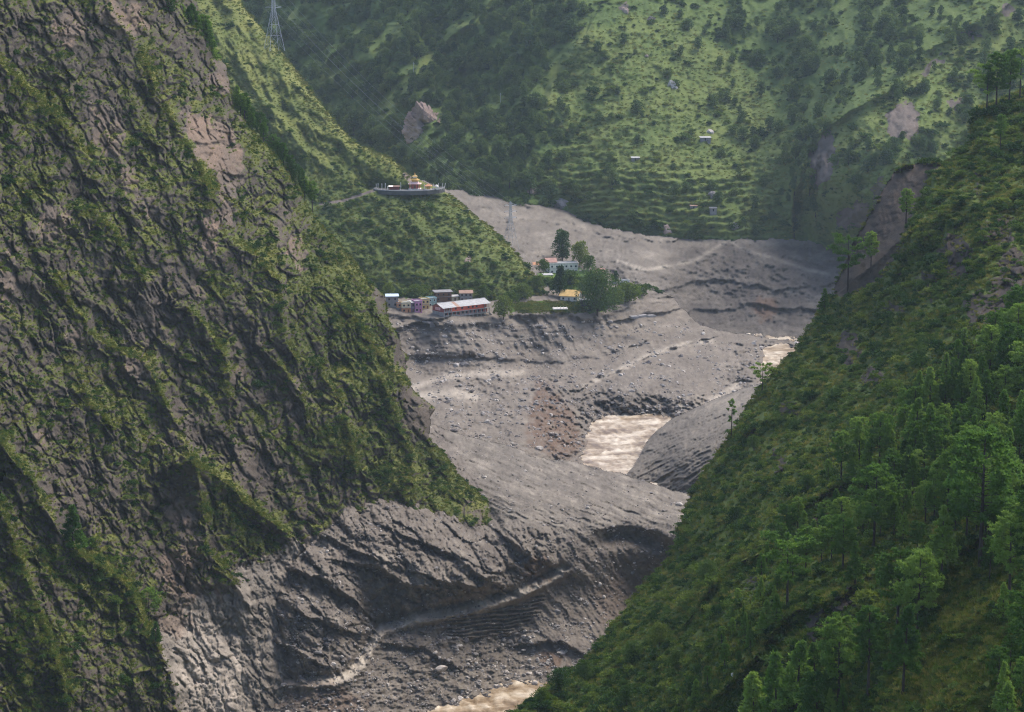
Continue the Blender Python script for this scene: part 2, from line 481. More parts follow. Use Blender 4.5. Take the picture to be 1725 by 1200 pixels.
# ---- grassy spur with the temple, behind the village
BC = [(650, 500, 1491), (800, 505, 1493), (920, 495, 1507), (690, 322, 1585), (750, 322, 1603), (850, 405, 1562), (800, 360, 1582), (600, 240, 1645), (540, 170, 1690), (480, 90, 1735), (400, -10, 1790),
      (640, 330, 1578), (400, 200, 1650), (550, 300, 1605), (550, 420, 1530), (350, 400, 1545), (300, 0, 1740), (700, 420, 1532), (800, 440, 1520), (300, 560, 1430), (650, 560, 1472), (300, -150, 1850), (860, 540, 1492), (940, 530, 1508)]
B_SIL = [(385, -90), (410, 10), (440, 45), (480, 92), (515, 138), (545, 178), (575, 215), (600, 240), (640, 258), (660, 266), (680, 285), (700, 300), (748, 319), (775, 338), (800, 362), (830, 385), (858, 412), (890, 450), (912, 478), (925, 500), (935, 515)]
def spur_shape(px, py, b):
    wx = px + 8 * fbm(px / 40, py / 40, 3, 141); wy = py + 8 * fbm(px / 40, py / 40, 3, 142)
    a, c = rot(wx, wy, 55)
    up = 1 - sstep(240, 330, py)
    v = b - (up * 11 + 4) * ridged(a / 120, c / 44, 3, 151)
    v = v - ridge(wx, wy, [(425, 40), (455, 90), (480, 130), (508, 152)], 14, 8, 30) - ridge(wx, wy, [(380, 60), (420, 130), (470, 200), (500, 240)], 14, 12, 30)
    d, sg = seg_dist(px, py, [(540, 346), (580, 340), (630, 322)])
    v = v + 5.0 * sstep(-1, 4, d * sg) * np.exp(-np.maximum(d * sg, 0) / 14)     # path cut to the temple
    d, sg = seg_dist(px, py, [(628, 320), (690, 323), (748, 318)])
    v = v + 30.0 * sstep(-2, 5, d * sg) * np.exp(-np.maximum(d * sg, 0) / 20)    # level court of the temple
    return v - 4.5 * fbm(wx / 24, wy / 24, 4, 161) - 2.0 * fbm(px / 7, py / 6, 3, 163)
def spur_paint(s):
    px, py = s.PX, s.PY
    n = fbm(px / 40, py / 40, 4, 171)
    d, _ = seg_dist(px, py, B_SIL)
    up = 1 - sstep(240, 330, py)
    pth, _ = seg_dist(px, py, [(540, 344), (580, 338), (630, 321)])
    rk = blobs(px, py, [(685, 290, 10, 18, -30, .8), (790, 437, 7, 7, 0, .9), (500, 60, 30, 14, 50, .4)], 6, 34)
    a, c = rot(px, py, 55)
    veg = 1.0 - 1.2 * rk - 0.5 * up * np.maximum(0, fbm(a / 60, c / 16, 4, 173)) - 1.1 * np.exp(-(pth / 2.5) ** 2)
    dry_lit = 0.16 + 0.5 * n + 0.30 * up + 0.50 * np.exp(-d / 9)  # skyline crest yellowed: backlight painted in on top of drier grass
    s.dist = d
    return dict(veg=veg, dry_lit=dry_lit, fresh=0.3 + 0.5 * rk)
Mass('temple_spur', [(250, -100)] + B_SIL + [(935, 560), (250, 620)], BC, 1.7, 'Y', spur_shape, spur_paint, M_SPUR, sil=B_SIL, roundw=22, roundk=14, jit=1.6, skirt=(60, -40, 150, -120), seed=3, inx=-1)

# ---- far mud plain at the foot of the hill
EZ = [(765, 318, 112), (800, 325, 108), (900, 336, 100), (1000, 375, 86), (1110, 397, 80), (1250, 404, 78), (1400, 406, 76), (1060, 440, 75), (1100, 480, 63), (870, 400, 90), (900, 440, 79), (950, 420, 81), (1180, 440, 68),
      (1180, 500, 48), (1250, 480, 54), (1350, 480, 55), (1280, 552, 34), (1380, 545, 36), (1220, 560, 33), (1500, 420, 76), (1500, 560, 40), (1000, 520, 50), (1150, 600, 28), (1400, 610, 30), (700, 330, 112), (850, 480, 72), (1400, 440, 66)]
E_TOP = [(700, 300), (765, 319), (790, 319), (820, 328), (850, 329), (890, 336), (925, 340), (950, 352), (975, 352), (1000, 372), (1020, 384), (1050, 389), (1080, 394), (1110, 396), (1160, 401), (1205, 399), (1260, 402), (1310, 404), (1360, 405), (1400, 405), (1420, 402), (1520, 402)]
def emud_shape(px, py, z):
    wx = px + 10 * fbm(px / 50, py / 50, 3, 241); wy = py + 10 * fbm(px / 50, py / 50, 3, 242)
    a, c = rot(wx, wy, 14)
    z = z + 0.45 * ridged(a / 90, c / 16, 4, 251, .6) * sstep(1160, 1080, px) + 0.7 * fbm(a / 50, c / 15, 5, 252, .6)
    # gullied bank on the right
    bank = sstep(1060, 1150, px) * sstep(410, 440, py)
    z = z + bank * (0.5 * ridged(rot(wx, wy, -32)[0] / 60, rot(wx, wy, -32)[1] / 30, 3, 253) + 0.5 * fbm(px / 26, py / 12, 5, 254, .55))
    for pts, h in (([(840, 330), (900, 352), (960, 375), (1000, 392), (1060, 402)], .8), ([(860, 372), (930, 372), (990, 395), (1060, 410), (1130, 405)], .8), ([(1150, 480), (1230, 470), (1300, 490), (1390, 480)], .9), ([(1160, 530), (1260, 515), (1330, 520), (1400, 515)], 1.2)):
        d, sg = seg_dist(wx, wy, pts); z = z + h * sstep(-3, 3, d * sg) * np.exp(-np.maximum(d * sg, 0) / 25)
    return z + 0.45 * fbm(px / 7, py / 5, 3, 255)
def emud_paint(s):
    px, py = s.PX, s.PY
    n = fbm(px / 45, py / 22, 4, 261)
    brown = blobs(px, py, [(1290, 520, 22, 22, -35, .9), (960, 345, 18, 10, 0, .5)], 6, 262)
    tr = np.zeros(px.shape)
    for pts in ([(1225, 403), (1250, 420), (1310, 437), (1350, 452), (1395, 462)], [(1040, 440), (1090, 455), (1170, 440), (1225, 405)]):
        d, _ = seg_dist(px, py, pts); tr = np.maximum(tr, np.exp(-(d / 3.5) ** 2))
    bank = sstep(1080, 1180, px) * sstep(405, 420, py)
    wet = 0.42 + 0.5 * n + 0.46 * bank - 0.6 * tr + 0.3 * fbm(px / 16, py / 7, 4, 263)
    return dict(veg=np.full(px.shape, -1.0), dry_lit=np.zeros(px.shape), fresh=np.zeros(px.shape), mud=np.full(px.shape, 2.0), wet=wet, brown=brown)
Mass('far_mudflow', E_TOP + [(1520, 640), (1100, 640), (860, 560), (700, 400)], EZ, 1.8, 'Z', emud_shape, emud_paint, M_MUD, jit=3.5, skirt=(25, -12, 60, -60), seed=4)

# ---- village terrace, bank and middle flats
GZ = [(760, 535, 66), (900, 520, 66.5), (1000, 500, 67.5), (1050, 482, 68), (940, 455, 73), (900, 440, 76), (650, 520, 70), (560, 530, 71), (760, 500, 69), (870, 500, 69), (700, 560, 57), (860, 545, 60), (960, 545, 57), (1040, 530, 56), (1100, 510, 57),
      (700, 620, 40), (900, 612, 38), (1020, 600, 39), (1100, 580, 40), (1170, 552, 40), (1240, 565, 37), (1000, 640, 34.5), (1200, 620, 34.5), (1280, 595, 31), (800, 660, 37), (700, 680, 41), (600, 640, 48), (870, 650, 37.5), (930, 640, 37), (900, 695, 36),
      (880, 740, 37), (830, 725, 38), (760, 715, 40.5), (1050, 655, 34.5), (1150, 650, 33.5), (1000, 704, 25), (1012, 719, 20), (1060, 730, 18), (1060, 691, 27), (1060, 706, 21), (1150, 690, 29), (1120, 715, 20), (1020, 775, 16), (946, 762, 28), (962, 735, 27), (955, 715, 30), (1180, 676, 30), (1240, 652, 28), (1270, 625, 31.5), (1300, 598, 27), (1340, 600, 28), (1300, 570, 33), (1400, 560, 36),
      (1250, 680, 24), (900, 780, 30), (760, 800, 25), (1100, 830, 8), (1300, 720, 20)]
G_TOP = [(560, 500), (640, 497), (700, 494), (760, 494), (800, 498), (850, 500), (890, 490), (890, 452), (905, 441), (930, 436), (960, 440), (1000, 452), (1040, 466), (1078, 480), (1100, 487), (1135, 500), (1150, 520), (1182, 547), (1215, 556), (1260, 562), (1300, 570), (1345, 574), (1420, 570)]
CREST = [(905, 640), (915, 655), (905, 685), (895, 705), (908, 730), (890, 752), (930, 772)]
NB = [(925, 648), (960, 652), (1010, 662), (1050, 655), (1100, 658), (1140, 664), (1185, 668)]
def terr_shape(px, py, z):
    wx = px + 7 * fbm(px / 30, py / 30, 3, 341); wy = py + 7 * fbm(px / 30, py / 30, 3, 342)
    bankm = sstep(520, 540, py) * (1 - sstep(590, 620, py)) * sstep(640, 700, px)
    a, c = rot(wx, wy, 58)
    z = z + bankm * (0.55 * ridged(a / 90, c / 19, 4, 351, 0.6) * sstep(-.25, .35, fbm(px / 45, py / 45, 2, 350)) + 0.7 * fbm(a / 40, c / 14, 4, 352) + 0.5 * fbm(px / 30, py / 9, 4, 349))
    d, sg = seg_dist(px, py, [(640, 530), (700, 533), (740, 548), (850, 546), (858, 534), (920, 531), (965, 530), (985, 541), (1030, 531), (1085, 498), (1120, 500)])
    sdv = d * sg + 5 * fbm(px / 14, py / 14, 3, 353)
    z = z + 0.9 * sstep(-5, 4, sdv) * np.exp(-np.maximum(sdv, 0) / 40) - 0.35 * np.exp(-((sdv + 8) / 7) ** 2) * (px < 1000)
    for pts, h, w0 in (([(690, 600), (800, 600), (900, 612), (1010, 600), (1060, 585)], 1.2, 5), ([(690, 645), (780, 632), (900, 628)], -1.0, 5), ([(985, 650), (1060, 615), (1120, 590), (1180, 575)], 1.5, 4), ([(1065, 535), (1090, 528), (1115, 526)], 1.6, 4), ([(660, 553), (700, 545), (735, 538)], 1.4, 4)):
        d, sg = seg_dist(wx, wy, pts); z = z + h * sstep(-w0, w0, d * sg) * np.exp(-np.maximum(d * sg, 0) / 25)
    # river cliff
    z = z + 2.2 * fbm(px / 22, py / 9, 4, 362, .6) * sstep(1180, 1260, px) * sstep(570, 580, py) * sstep(660, 640, py)
    chan = polymask(px, py, [(925, 650), (1060, 660), (1190, 668), (1190, 690), (1140, 720), (1060, 820), (930, 770), (905, 700)], 9, 4, 16, 355)
    a, c = rot(wx, wy, -55)
    z = z + 1.5 * chan * fbm(px / 20, py / 12, 4, 363, .6) + chan * (1.2 * ridged(rot(wx, wy, 35)[0] / 44, rot(wx, wy, 35)[1] / 13, 4, 356, .6) + 1.0 * fbm(px / 9, py / 7, 3, 354))
    flat = 1 - bankm
    lump = polymask(px, py, [(760, 630), (960, 625), (920, 730), (780, 720), (740, 680)], 18, 10, 30, 357)
    z = z + lump * (1.1 * fbm(px / 15, py / 9, 4, 358) + 0.8 * np.maximum(0, ridged(px / 22, py / 12, 2, 359))) 
    z = z + flat * (0.55 * fbm(wx / 40, wy / 12, 5, 360, .6) + 0.5 * fbm(px / 8, py / 5, 3, 361))
    return z
def terr_paint(s):
    px, py = s.PX, s.PY
    n = fbm(px / 40, py / 20, 4, 371); n2 = fbm(px / 12, py / 6, 4, 372)
    veg = blobs(px, py, [(905, 517, 52, 9, -3, 1.5), (985, 517, 42, 12, 0, 1.4), (1050, 495, 32, 14, -10, 1.4), (960, 470, 60, 24, 10, 1.3), (860, 495, 60, 8, 0, 1.2), (700, 498, 70, 5, 0, 1.0), (1100, 487, 20, 6, 20, .7)], 4, 373) - 0.25
    brown = polymask(px, py, [(905, 640), (925, 650), (960, 690), (985, 745), (960, 775), (895, 750), (890, 700)], 12, 9, 18, 374) * np.clip(0.75 + 0.9 * n2, .2, 1)
    tr = np.zeros(px.shape)
    for pts, k in (([(690, 655), (740, 637), (800, 630), (880, 628)], 6), ([(985, 650), (1030, 630), (1090, 600), (1160, 578), (1200, 575)], 5), ([(1240, 650), (1200, 675), (1140, 688)], 6), ([(700, 670), (760, 660), (800, 668)], 9)):
        d, _ = seg_dist(px, py, pts); tr = np.maximum(tr, np.exp(-(d / k) ** 2))
    cut = polymask(px, py, [(925, 652), (1060, 662), (1190, 672), (1190, 690), (1000, 700), (980, 690)], 6, 4, 16, 375)
    wet = 0.40 + 0.35 * n + 0.28 * n2 + 0.18 * cut - 0.55 * tr - 0.25 * (s.nz - 0.8)
    return dict(veg=veg, dry_lit=0.35 + 0.4 * n, fresh=np.zeros(px.shape), mud=1.6 - np.maximum(veg, 0) * 3.0, wet=wet, brown=brown + 0.12)
Mass('village_terrace', G_TOP + [(1420, 740), (1120, 860), (1000, 830), (860, 800), (640, 820), (560, 640)], GZ, 1.5, 'Z', terr_shape, terr_paint, M_MUD, jit=1.8, skirt=(20, -14, 60, -60), seed=5)

# ---- mound on the far bank of the river bend
HZ = [(1060, 798, 22), (1075, 775, 24), (1100, 735, 29), (1140, 702, 34), (1200, 676, 40), (1260, 652, 45), (1150, 760, 34), (1200, 740, 40), (1260, 720, 46), (1120, 800, 24), (1180, 832, 22), (1230, 800, 32), (1080, 840, 13), (1300, 640, 50), (1300, 760, 46), (1100, 870, 6)]
H_SIL = [(1050, 840), (1054, 800), (1066, 785), (1078, 765), (1090, 742), (1108, 722), (1140, 700), (1175, 684), (1205, 671), (1240, 658), (1270, 648), (1330, 630)]
def mound_shape(px, py, z):
    wx = px + 5 * fbm(px / 30, py / 30, 3, 441); wy = py + 5 * fbm(px / 30, py / 30, 3, 442)
    a, c = rot(wx, wy, -28)
    return z + 0.9 * ridged(a / 60, c / 9, 3, 451) + 0.8 * fbm(a / 30, c / 14, 4, 452) + 0.25 * fbm(px / 5, py / 4, 2, 453)
def mound_paint(s):
    px, py = s.PX, s.PY
    a, c = rot(px, py, -28)
    wet = 0.50 + 0.4 * fbm(a / 60, c / 10, 4, 461) - 0.3 * sstep(730, 660, py)
    return dict(veg=np.full(px.shape, -1.0), dry_lit=wet * 0, fresh=wet * 0, mud=wet * 0 + 2, wet=wet, brown=wet * 0)
Mass('river_mound', H_SIL + [(1330, 900), (1050, 900)], HZ, 1.5, 'Z', mound_shape, mound_paint, M_MUD, sil=H_SIL, roundw=10, roundk=5, jit=1.2, skirt=(15, -14, 40, -60), seed=6)

# ---- near terrace with its cut face, the gullied wall above the track and the river bed
FZ = [(740, 722, 41), (760, 740, 40.5), (830, 745, 40), (900, 772, 38.5), (960, 777, 37.5), (1050, 799, 35), (1165, 833, 31), (1250, 860, 30), (1060, 886, 33), (1000, 890, 34.5), (1120, 902, 31), (1150, 920, 29), (865, 862, 42), (940, 875, 38),
      (1060, 960, 14), (1050, 1050, -3), (1000, 1100, -8), (940, 1150, -13), (800, 1192, -16), (720, 1210, -16), (1120, 980, 5), (1100, 1050, -6), (1160, 1000, 0), (940, 972, 18), (980, 960, 20), (1000, 1010, 6), (800, 1022, 14), (870, 1000, 16), (650, 1060, 12), (580, 1150, 5.5), (430, 1145, 6), (860, 900, 37), (830, 930, 35), (820, 880, 37), (800, 850, 40),
      (700, 900, 46), (550, 930, 46), (480, 920, 49), (620, 980, 33), (720, 980, 30), (800, 960, 31), (550, 1050, 26), (450, 1040, 29), (400, 1000, 28), (350, 1200, 2), (900, 1030, 6), (880, 1090, -7), (780, 1090, -1), (700, 1120, 0), (650, 1180, -6), (840, 1140, -12), (600, 1230, -8), (1000, 1180, -20), (850, 1300, -30), (500, 1300, -12), (700, 820, 52), (600, 860, 56), (1020, 1130, -14), (1100, 1150, -18)]
TRACK = [(400, 1165), (440, 1150), (500, 1150), (560, 1150), (590, 1140), (610, 1120), (625, 1090), (645, 1062), (700, 1045), (760, 1034), (820, 1020), (870, 1003), (910, 985), (945, 966)]
F_BACK = [(560, 880), (640, 800), (700, 712), (735, 716), (770, 730), (830, 744), (865, 752), (895, 768), (930, 774), (965, 776), (1000, 786), (1055, 799), (1110, 818), (1165, 834), (1290, 880)]
def near_shape(px, py, z):
    wx = px + 7 * fbm(px / 32, py / 32, 3, 541); wy = py + 7 * fbm(px / 32, py / 32, 3, 542)
    top = polymask(px, py, [(735, 700), (1180, 790), (1180, 900), (1130, 905), (1070, 885), (1030, 885), (980, 905), (930, 890), (850, 880), (820, 850)], 10, 5, 20, 543)
    a, c = rot(wx, wy, 22)
    z = z + top * (0.8 * ridged(a / 120, c / 10, 4, 551, .6) + 0.6 * fbm(a / 60, c / 16, 4, 552))
    a, c = rot(wx, wy, 60)
    wall = 1 - sstep(-6, 10, seg_dist(px, py, TRACK)[0] * -seg_dist(px, py, TRACK)[1])
    wall = wall * (1 - top) * (1 - sstep(900, 970, px))
    z = z + wall * (0.9 * ridged(rot(wx, wy, 78)[0] / 150, rot(wx, wy, 78)[1] / 21, 4, 553, 0.6) * sstep(-.3, .3, fbm(px / 60, py / 60, 2, 550)) + 2.4 * fbm(rot(wx, wy, 42)[0] / 130, rot(wx, wy, 42)[1] / 46, 6, 554, .55) + 0.5 * ridged(rot(wx, wy, 25)[0] / 40, rot(wx, wy, 25)[1] / 26, 4, 549, .6) + 0.8 * fbm(px / 11, py / 11, 4, 555, .6) + 0.7 * facets(rot(wx, wy, 44)[0] / 60, rot(wx, wy, 44)[1] / 26, 548, .1) + 0.28 * facets(rot(wx, wy, 50)[0] / 18, rot(wx, wy, 50)[1] / 7, 546, .1))
    cut = polymask(px, py, [(860, 890), (930, 895), (985, 905), (1035, 888), (1070, 890), (1125, 908), (1200, 920), (1200, 1150), (900, 1130)], 12, 6, 20, 556)
    a2, c2 = rot(wx, wy, 52)
    z = z + cut * (0.5 * ridged(a2 / 130, c2 / 17, 4, 557, .6) + 0.9 * fbm(a2 / 70, c2 / 22, 5, 558, .6))
    d, sg = seg_dist(px, py, [(980, 908), (1010, 893), (1035, 887), (1070, 888), (1110, 897), (1140, 915)])
    sdv = d * sg + 2 * fbm(px / 9, py / 9, 2, 559)
    near_cut = sstep(975, 1020, px)
    z = z - 2.6 * near_cut * np.exp(-((sdv + 18) / 14) ** 2) + near_cut * 0.8 * sstep(-3, 2, sdv) * np.exp(-np.maximum(sdv, 0) / 20)
    for pts, h, fl in (([(455, 938), (490, 962), (540, 975), (580, 1004)], 3.2, 30), ([(600, 950), (640, 958), (680, 985), (720, 990)], 3.0, 26), ([(735, 975), (790, 990), (832, 995)], 2.0, 30), ([(690, 905), (740, 925), (800, 965), (850, 990)], 2.2, 22),
                       ([(470, 1010), (520, 1040), (580, 1060)], 2.4, 24), ([(540, 905), (600, 930), (640, 945)], 2.0, 20), ([(850, 905), (880, 930), (930, 955)], 2.4, 26), ([(430, 1070), (480, 1090), (540, 1120)], 2.2, 22), ([(660, 1085), (720, 1095), (760, 1120)], 1.8, 22), ([(900, 1085), (940, 1080), (970, 1095)], 2.4, 22)):
        d, sg = seg_dist(wx, wy, pts); z = z + h * sstep(-3.5, 3.5, d * sg + 3 * fbm(px / 10, py / 10, 2, 547)) * np.exp(-np.maximum(d * sg, 0) / fl) * np.exp(-np.maximum(-d * sg, 0) / 60)
    d, sg = seg_dist(px, py, TRACK)                      # the bulldozed track
    sdv = d * sg
    wt = np.exp(-((sdv - 3) / 7) ** 2)
    z = z - 1.5 * np.exp(-((sdv - 11) / 7) ** 2) + 1.3 * np.exp(-((sdv + 5) / 6) ** 2)
    deb = sstep(1020, 1060, py + (px - 700) * 0.12) * (1 - wall) * (1 - cut)
    z = z + deb * (1.3 * fbm(px / 26, py / 16, 5, 560, .55) + 0.6 * np.abs(fbm(px / 9, py / 6, 3, 561))) * sstep(0, 8, -sdv + 10)
    hum = 1 - np.clip(cells(px / 13, py / 8, 562)[0] / 0.6, 0, 1)
    z = z + deb * 0.35 * hum
    rl = polymask(px, py, [(745, 1042), (860, 1022), (920, 1000), (900, 1040), (850, 1070), (760, 1078)], 6, 3, 16, 563)
    z = z + rl * 0.5 * np.sin((py + 0.1 * px + 4 * fbm(px / 40, py / 20, 2, 564)) * 2 * np.pi / 6.5)    # raked lines left by the digger
    return z + 0.3 * fbm(px / 5, py / 4, 3, 565)
def near_paint(s):
    px, py = s.PX, s.PY
    n = fbm(px / 40, py / 25, 4, 571); n2 = fbm(px / 11, py / 8, 4, 572)
    d, sg = seg_dist(px, py, TRACK); sdv = d * sg
    tr = np.exp(-((sdv - 3) / 8.5) ** 2) * (1 + .5 * n2)
    cut = polymask(px, py, [(985, 912), (1035, 890), (1070, 890), (1125, 908), (1160, 930), (1110, 960), (1040, 945)], 8, 5, 20, 573)
    brown = blobs(px, py, [(905, 960, 22, 30, 30, .6), (930, 1110, 24, 16, 0, .7), (560, 1180, 60, 30, 20, .5), (480, 1160, 50, 40, 0, .4), (1060, 1020, 60, 60, 0, .35)], 9, 574)
    a, c = rot(px, py, 66)
    pale = np.maximum(0, fbm(a / 50, c / 9, 4, 575)) * (1 - sstep(860, 960, px)) * sstep(870, 930, py)
    top = polymask(px, py, [(735, 700), (1180, 790), (1180, 900), (1070, 885), (980, 905), (850, 880)], 14, 5, 20, 543)
    wet = 0.56 + 0.4 * n + 0.4 * n2 + 0.2 * cut - 1.1 * tr - 0.95 * pale - 0.15 * top + 0.45 * top * fbm(rot(px, py, 22)[0] / 90, rot(px, py, 22)[1] / 6, 4, 576, .6)
    z = px * 0
    return dict(veg=z - 1, dry_lit=z, fresh=z, mud=z + 2, wet=wet, brown=brown + 0.1 * (1 - top))
Mass('near_mudflow', F_BACK + [(1290, 1320), (380, 1320), (420, 1150), (460, 980)], FZ, 1.4, 'Z', near_shape, near_paint, M_MUD, jit=1.8, skirt=(8, -12, 30, -60), seed=7)

# ---- the cliff that fills the left of the view
AC = [(836, 872, 1036), (826, 855, 1044), (800, 880, 1020), (760, 790, 1062), (735, 690, 1064), (685, 600, 1078), (650, 500, 1090), (580, 420, 1086), (515, 330, 1078), (400, 190, 1064), (330, 0, 1070), (600, 700, 1012), (600, 850, 985), (700, 860, 1005), (500, 500, 1005), (400, 600, 952), (300, 300, 965), (200, 0, 975), (0, 0, 885),
      (100, 200, 905), (0, 400, 825), (0, 800, 755), (0, 1200, 700), (150, 600, 865), (200, 900, 828), (250, 1150, 800), (150, 1100, 760), (100, 950, 775), (-140, 0, 830), (-140, 1200, 650), (-140, 600, 730), (350, -140, 1100), (0, -140, 920), (400, 850, 912), (480, 905, 940),
      (550, 930, 956), (400, 960, 896), (300, 1050, 850), (300, 1200, 822), (450, 1040, 898), (430, 1150, 872), (520, 1130, 905), (450, 1300, 850), (300, 1300, 800), (150, 1300, 735), (640, 900, 985), (740, 890, 1012)]
A_SIL = [(290, -90), (318, -20), (333, 5), (345, 40), (362, 90), (384, 112), (388, 150), (395, 178), (415, 205), (440, 235), (466, 262), (490, 290), (508, 318), (517, 345), (545, 382), (575, 412), (598, 440), (620, 470), (648, 496), (652, 530), (672, 570), (686, 602), (684, 632), (700, 660), (735, 688), (726, 702), (724, 738),
         (745, 760), (762, 782), (772, 800), (800, 822), (822, 848), (836, 874)]
RIBS = [([(276, 171), (301, 224), (336, 276), (353, 315), (357, 350)], 9, 7, 40), ([(350, 308), (385, 332), (413, 364)], 5, 8, 25), ([(157, 360), (190, 388), (210, 420), (240, 480)], 6, 8, 36),
        ([(0, 105), (35, 140), (80, 185), (105, 210), (147, 259)], 7, 9, 40), ([(402, 410), (437, 435), (465, 470), (476, 512), (480, 560), (500, 610)], 8, 7, 40), ([(322, 526), (350, 550), (371, 582), (385, 627), (387, 670)], 7, 7, 34),
        ([(98, 473), (122, 519), (143, 540), (147, 557), (182, 582), (245, 610), (259, 641), (280, 680), (300, 720), (330, 790)], 8, 8, 40), ([(129, 624), (150, 680), (192, 722)], 5, 7, 25), ([(470, 617), (507, 660), (520, 715)], 6, 6, 30),
        ([(329, 780), (346, 870), (350, 927), (371, 948), (402, 990), (420, 1018)], 8, 7, 34), ([(329, 780), (385, 818), (420, 850), (483, 899)], 12, 8, 40),
        ([(0, 745), (56, 815), (80, 857), (115, 920), (182, 965), (217, 990), (238, 1032), (273, 1102), (297, 1165), (305, 1230)], 16, 6, 50), ([(0, 857), (28, 920), (70, 1046), (101, 1130), (115, 1186)], 10, 8, 40),
        ([(190, 20), (240, 90), (262, 150)], 7, 8, 30), ([(585, 520), (640, 600), (690, 650)], 6, 10, 25), ([(540, 620), (580, 700), (600, 790)], 6, 10, 30), ([(640, 640), (690, 760), (700, 830)], 6, 8, 20)]
WASH = [(880, 880), (842, 890), (800, 898), (740, 888), (700, 886), (650, 890), (600, 888), (560, 905), (500, 910), (470, 935), (440, 948), (395, 955), (405, 985), (370, 1010), (345, 1000), (300, 1020), (262, 1050), (278, 1110), (300, 1180), (310, 1320), (900, 1320), (900, 900)]
def cliff_shape(px, py, b):
    wx = px + 14 * fbm(px / 55, py / 55, 3, 641); wy = py + 14 * fbm(px / 55, py / 55, 3, 642)
    v = b
    for pts, amp, w0, w1 in RIBS: v = v - ridge(wx * 0.6 + px * 0.4, wy * 0.6 + py * 0.4, pts, amp * 1.4, w0, w1)
    wash = polymask(px, py, WASH, 14, 8, 30, 643)
    r = 1 - wash * 0.6
    a, c = rot(wx, wy, 58)
    v = v - r * (4.2 * ridged(a / 230, c / 70, 2, 651) + 1.6 * ridged(a / 110, c / 30, 3, 652) + 1.8 * fbm(wx / 38, wy / 60, 3, 650))
    # stepped ledges, broken by joints
    h = wy - 0.15 * wx + 9 * fbm(px / 30, py / 30, 3, 653)
    ph = h / 24 - np.floor(h / 24)
    v = v + r * 2.2 * (sstep(0.72, 1.0, ph) - ph) * sstep(-0.2, 0.3, fbm(px / 70, py / 70, 2, 654))
    d1, d2, i1 = cells(rot(wx, wy, 62)[0] / 34, rot(wx, wy, 62)[1] / 15, 655)
    fx, fy = rot(wx, wy, 62)
    rocky = 0.45 + 0.55 * sstep(-.2, .2, fbm(px / 60, py / 60, 2, 646))
    v = v - r * rocky * (3.4 * facets(fx / 52, fy / 24, 655) + 2.0 * facets(fx / 23 + 3, fy / 11, 645))
    d1, d2, i2 = cells(rot(px, py, 62)[0] / 13, rot(px, py, 62)[1] / 7, 656)
    v = v - rocky * 0.9 * facets(rot(px, py, 58)[0] / 11, rot(px, py, 58)[1] / 6, 656, .12)
    v = v - 1.0 * fbm(px / 16, py / 16, 3, 657) - 0.45 * fbm(px / 6, py / 6, 2, 658) - r * 0.3 * ridged(rot(wx, wy, 64)[0] / 50, rot(wx, wy, 64)[1] / 8, 3, 649, .6)
    a, c = rot(wx, wy, 74)
    v = v - wash * (1.2 * ridged(a / 150, c / 21, 4, 661, .6) * sstep(-.3, .3, fbm(px / 60, py / 60, 2, 660)) + 3.4 * fbm(rot(wx, wy, 42)[0] / 130, rot(wx, wy, 42)[1] / 46, 6, 662, .55) + 0.7 * ridged(rot(wx, wy, 25)[0] / 40, rot(wx, wy, 25)[1] / 26, 4, 659, .6) + 0.8 * fbm(px / 11, py / 11, 4, 657, .6) + 1.6 * facets(rot(wx, wy, 66)[0] / 40, rot(wx, wy, 66)[1] / 13, 644, .1))
    # dip behind the washed wall below the grass line
    low = polymask(px, py, [(560, 915), (600, 925), (700, 918), (800, 920), (870, 905), (900, 1320), (520, 1320), (530, 1050)], 20, 6, 30, 663)
    v = v + 22 * low
    return v
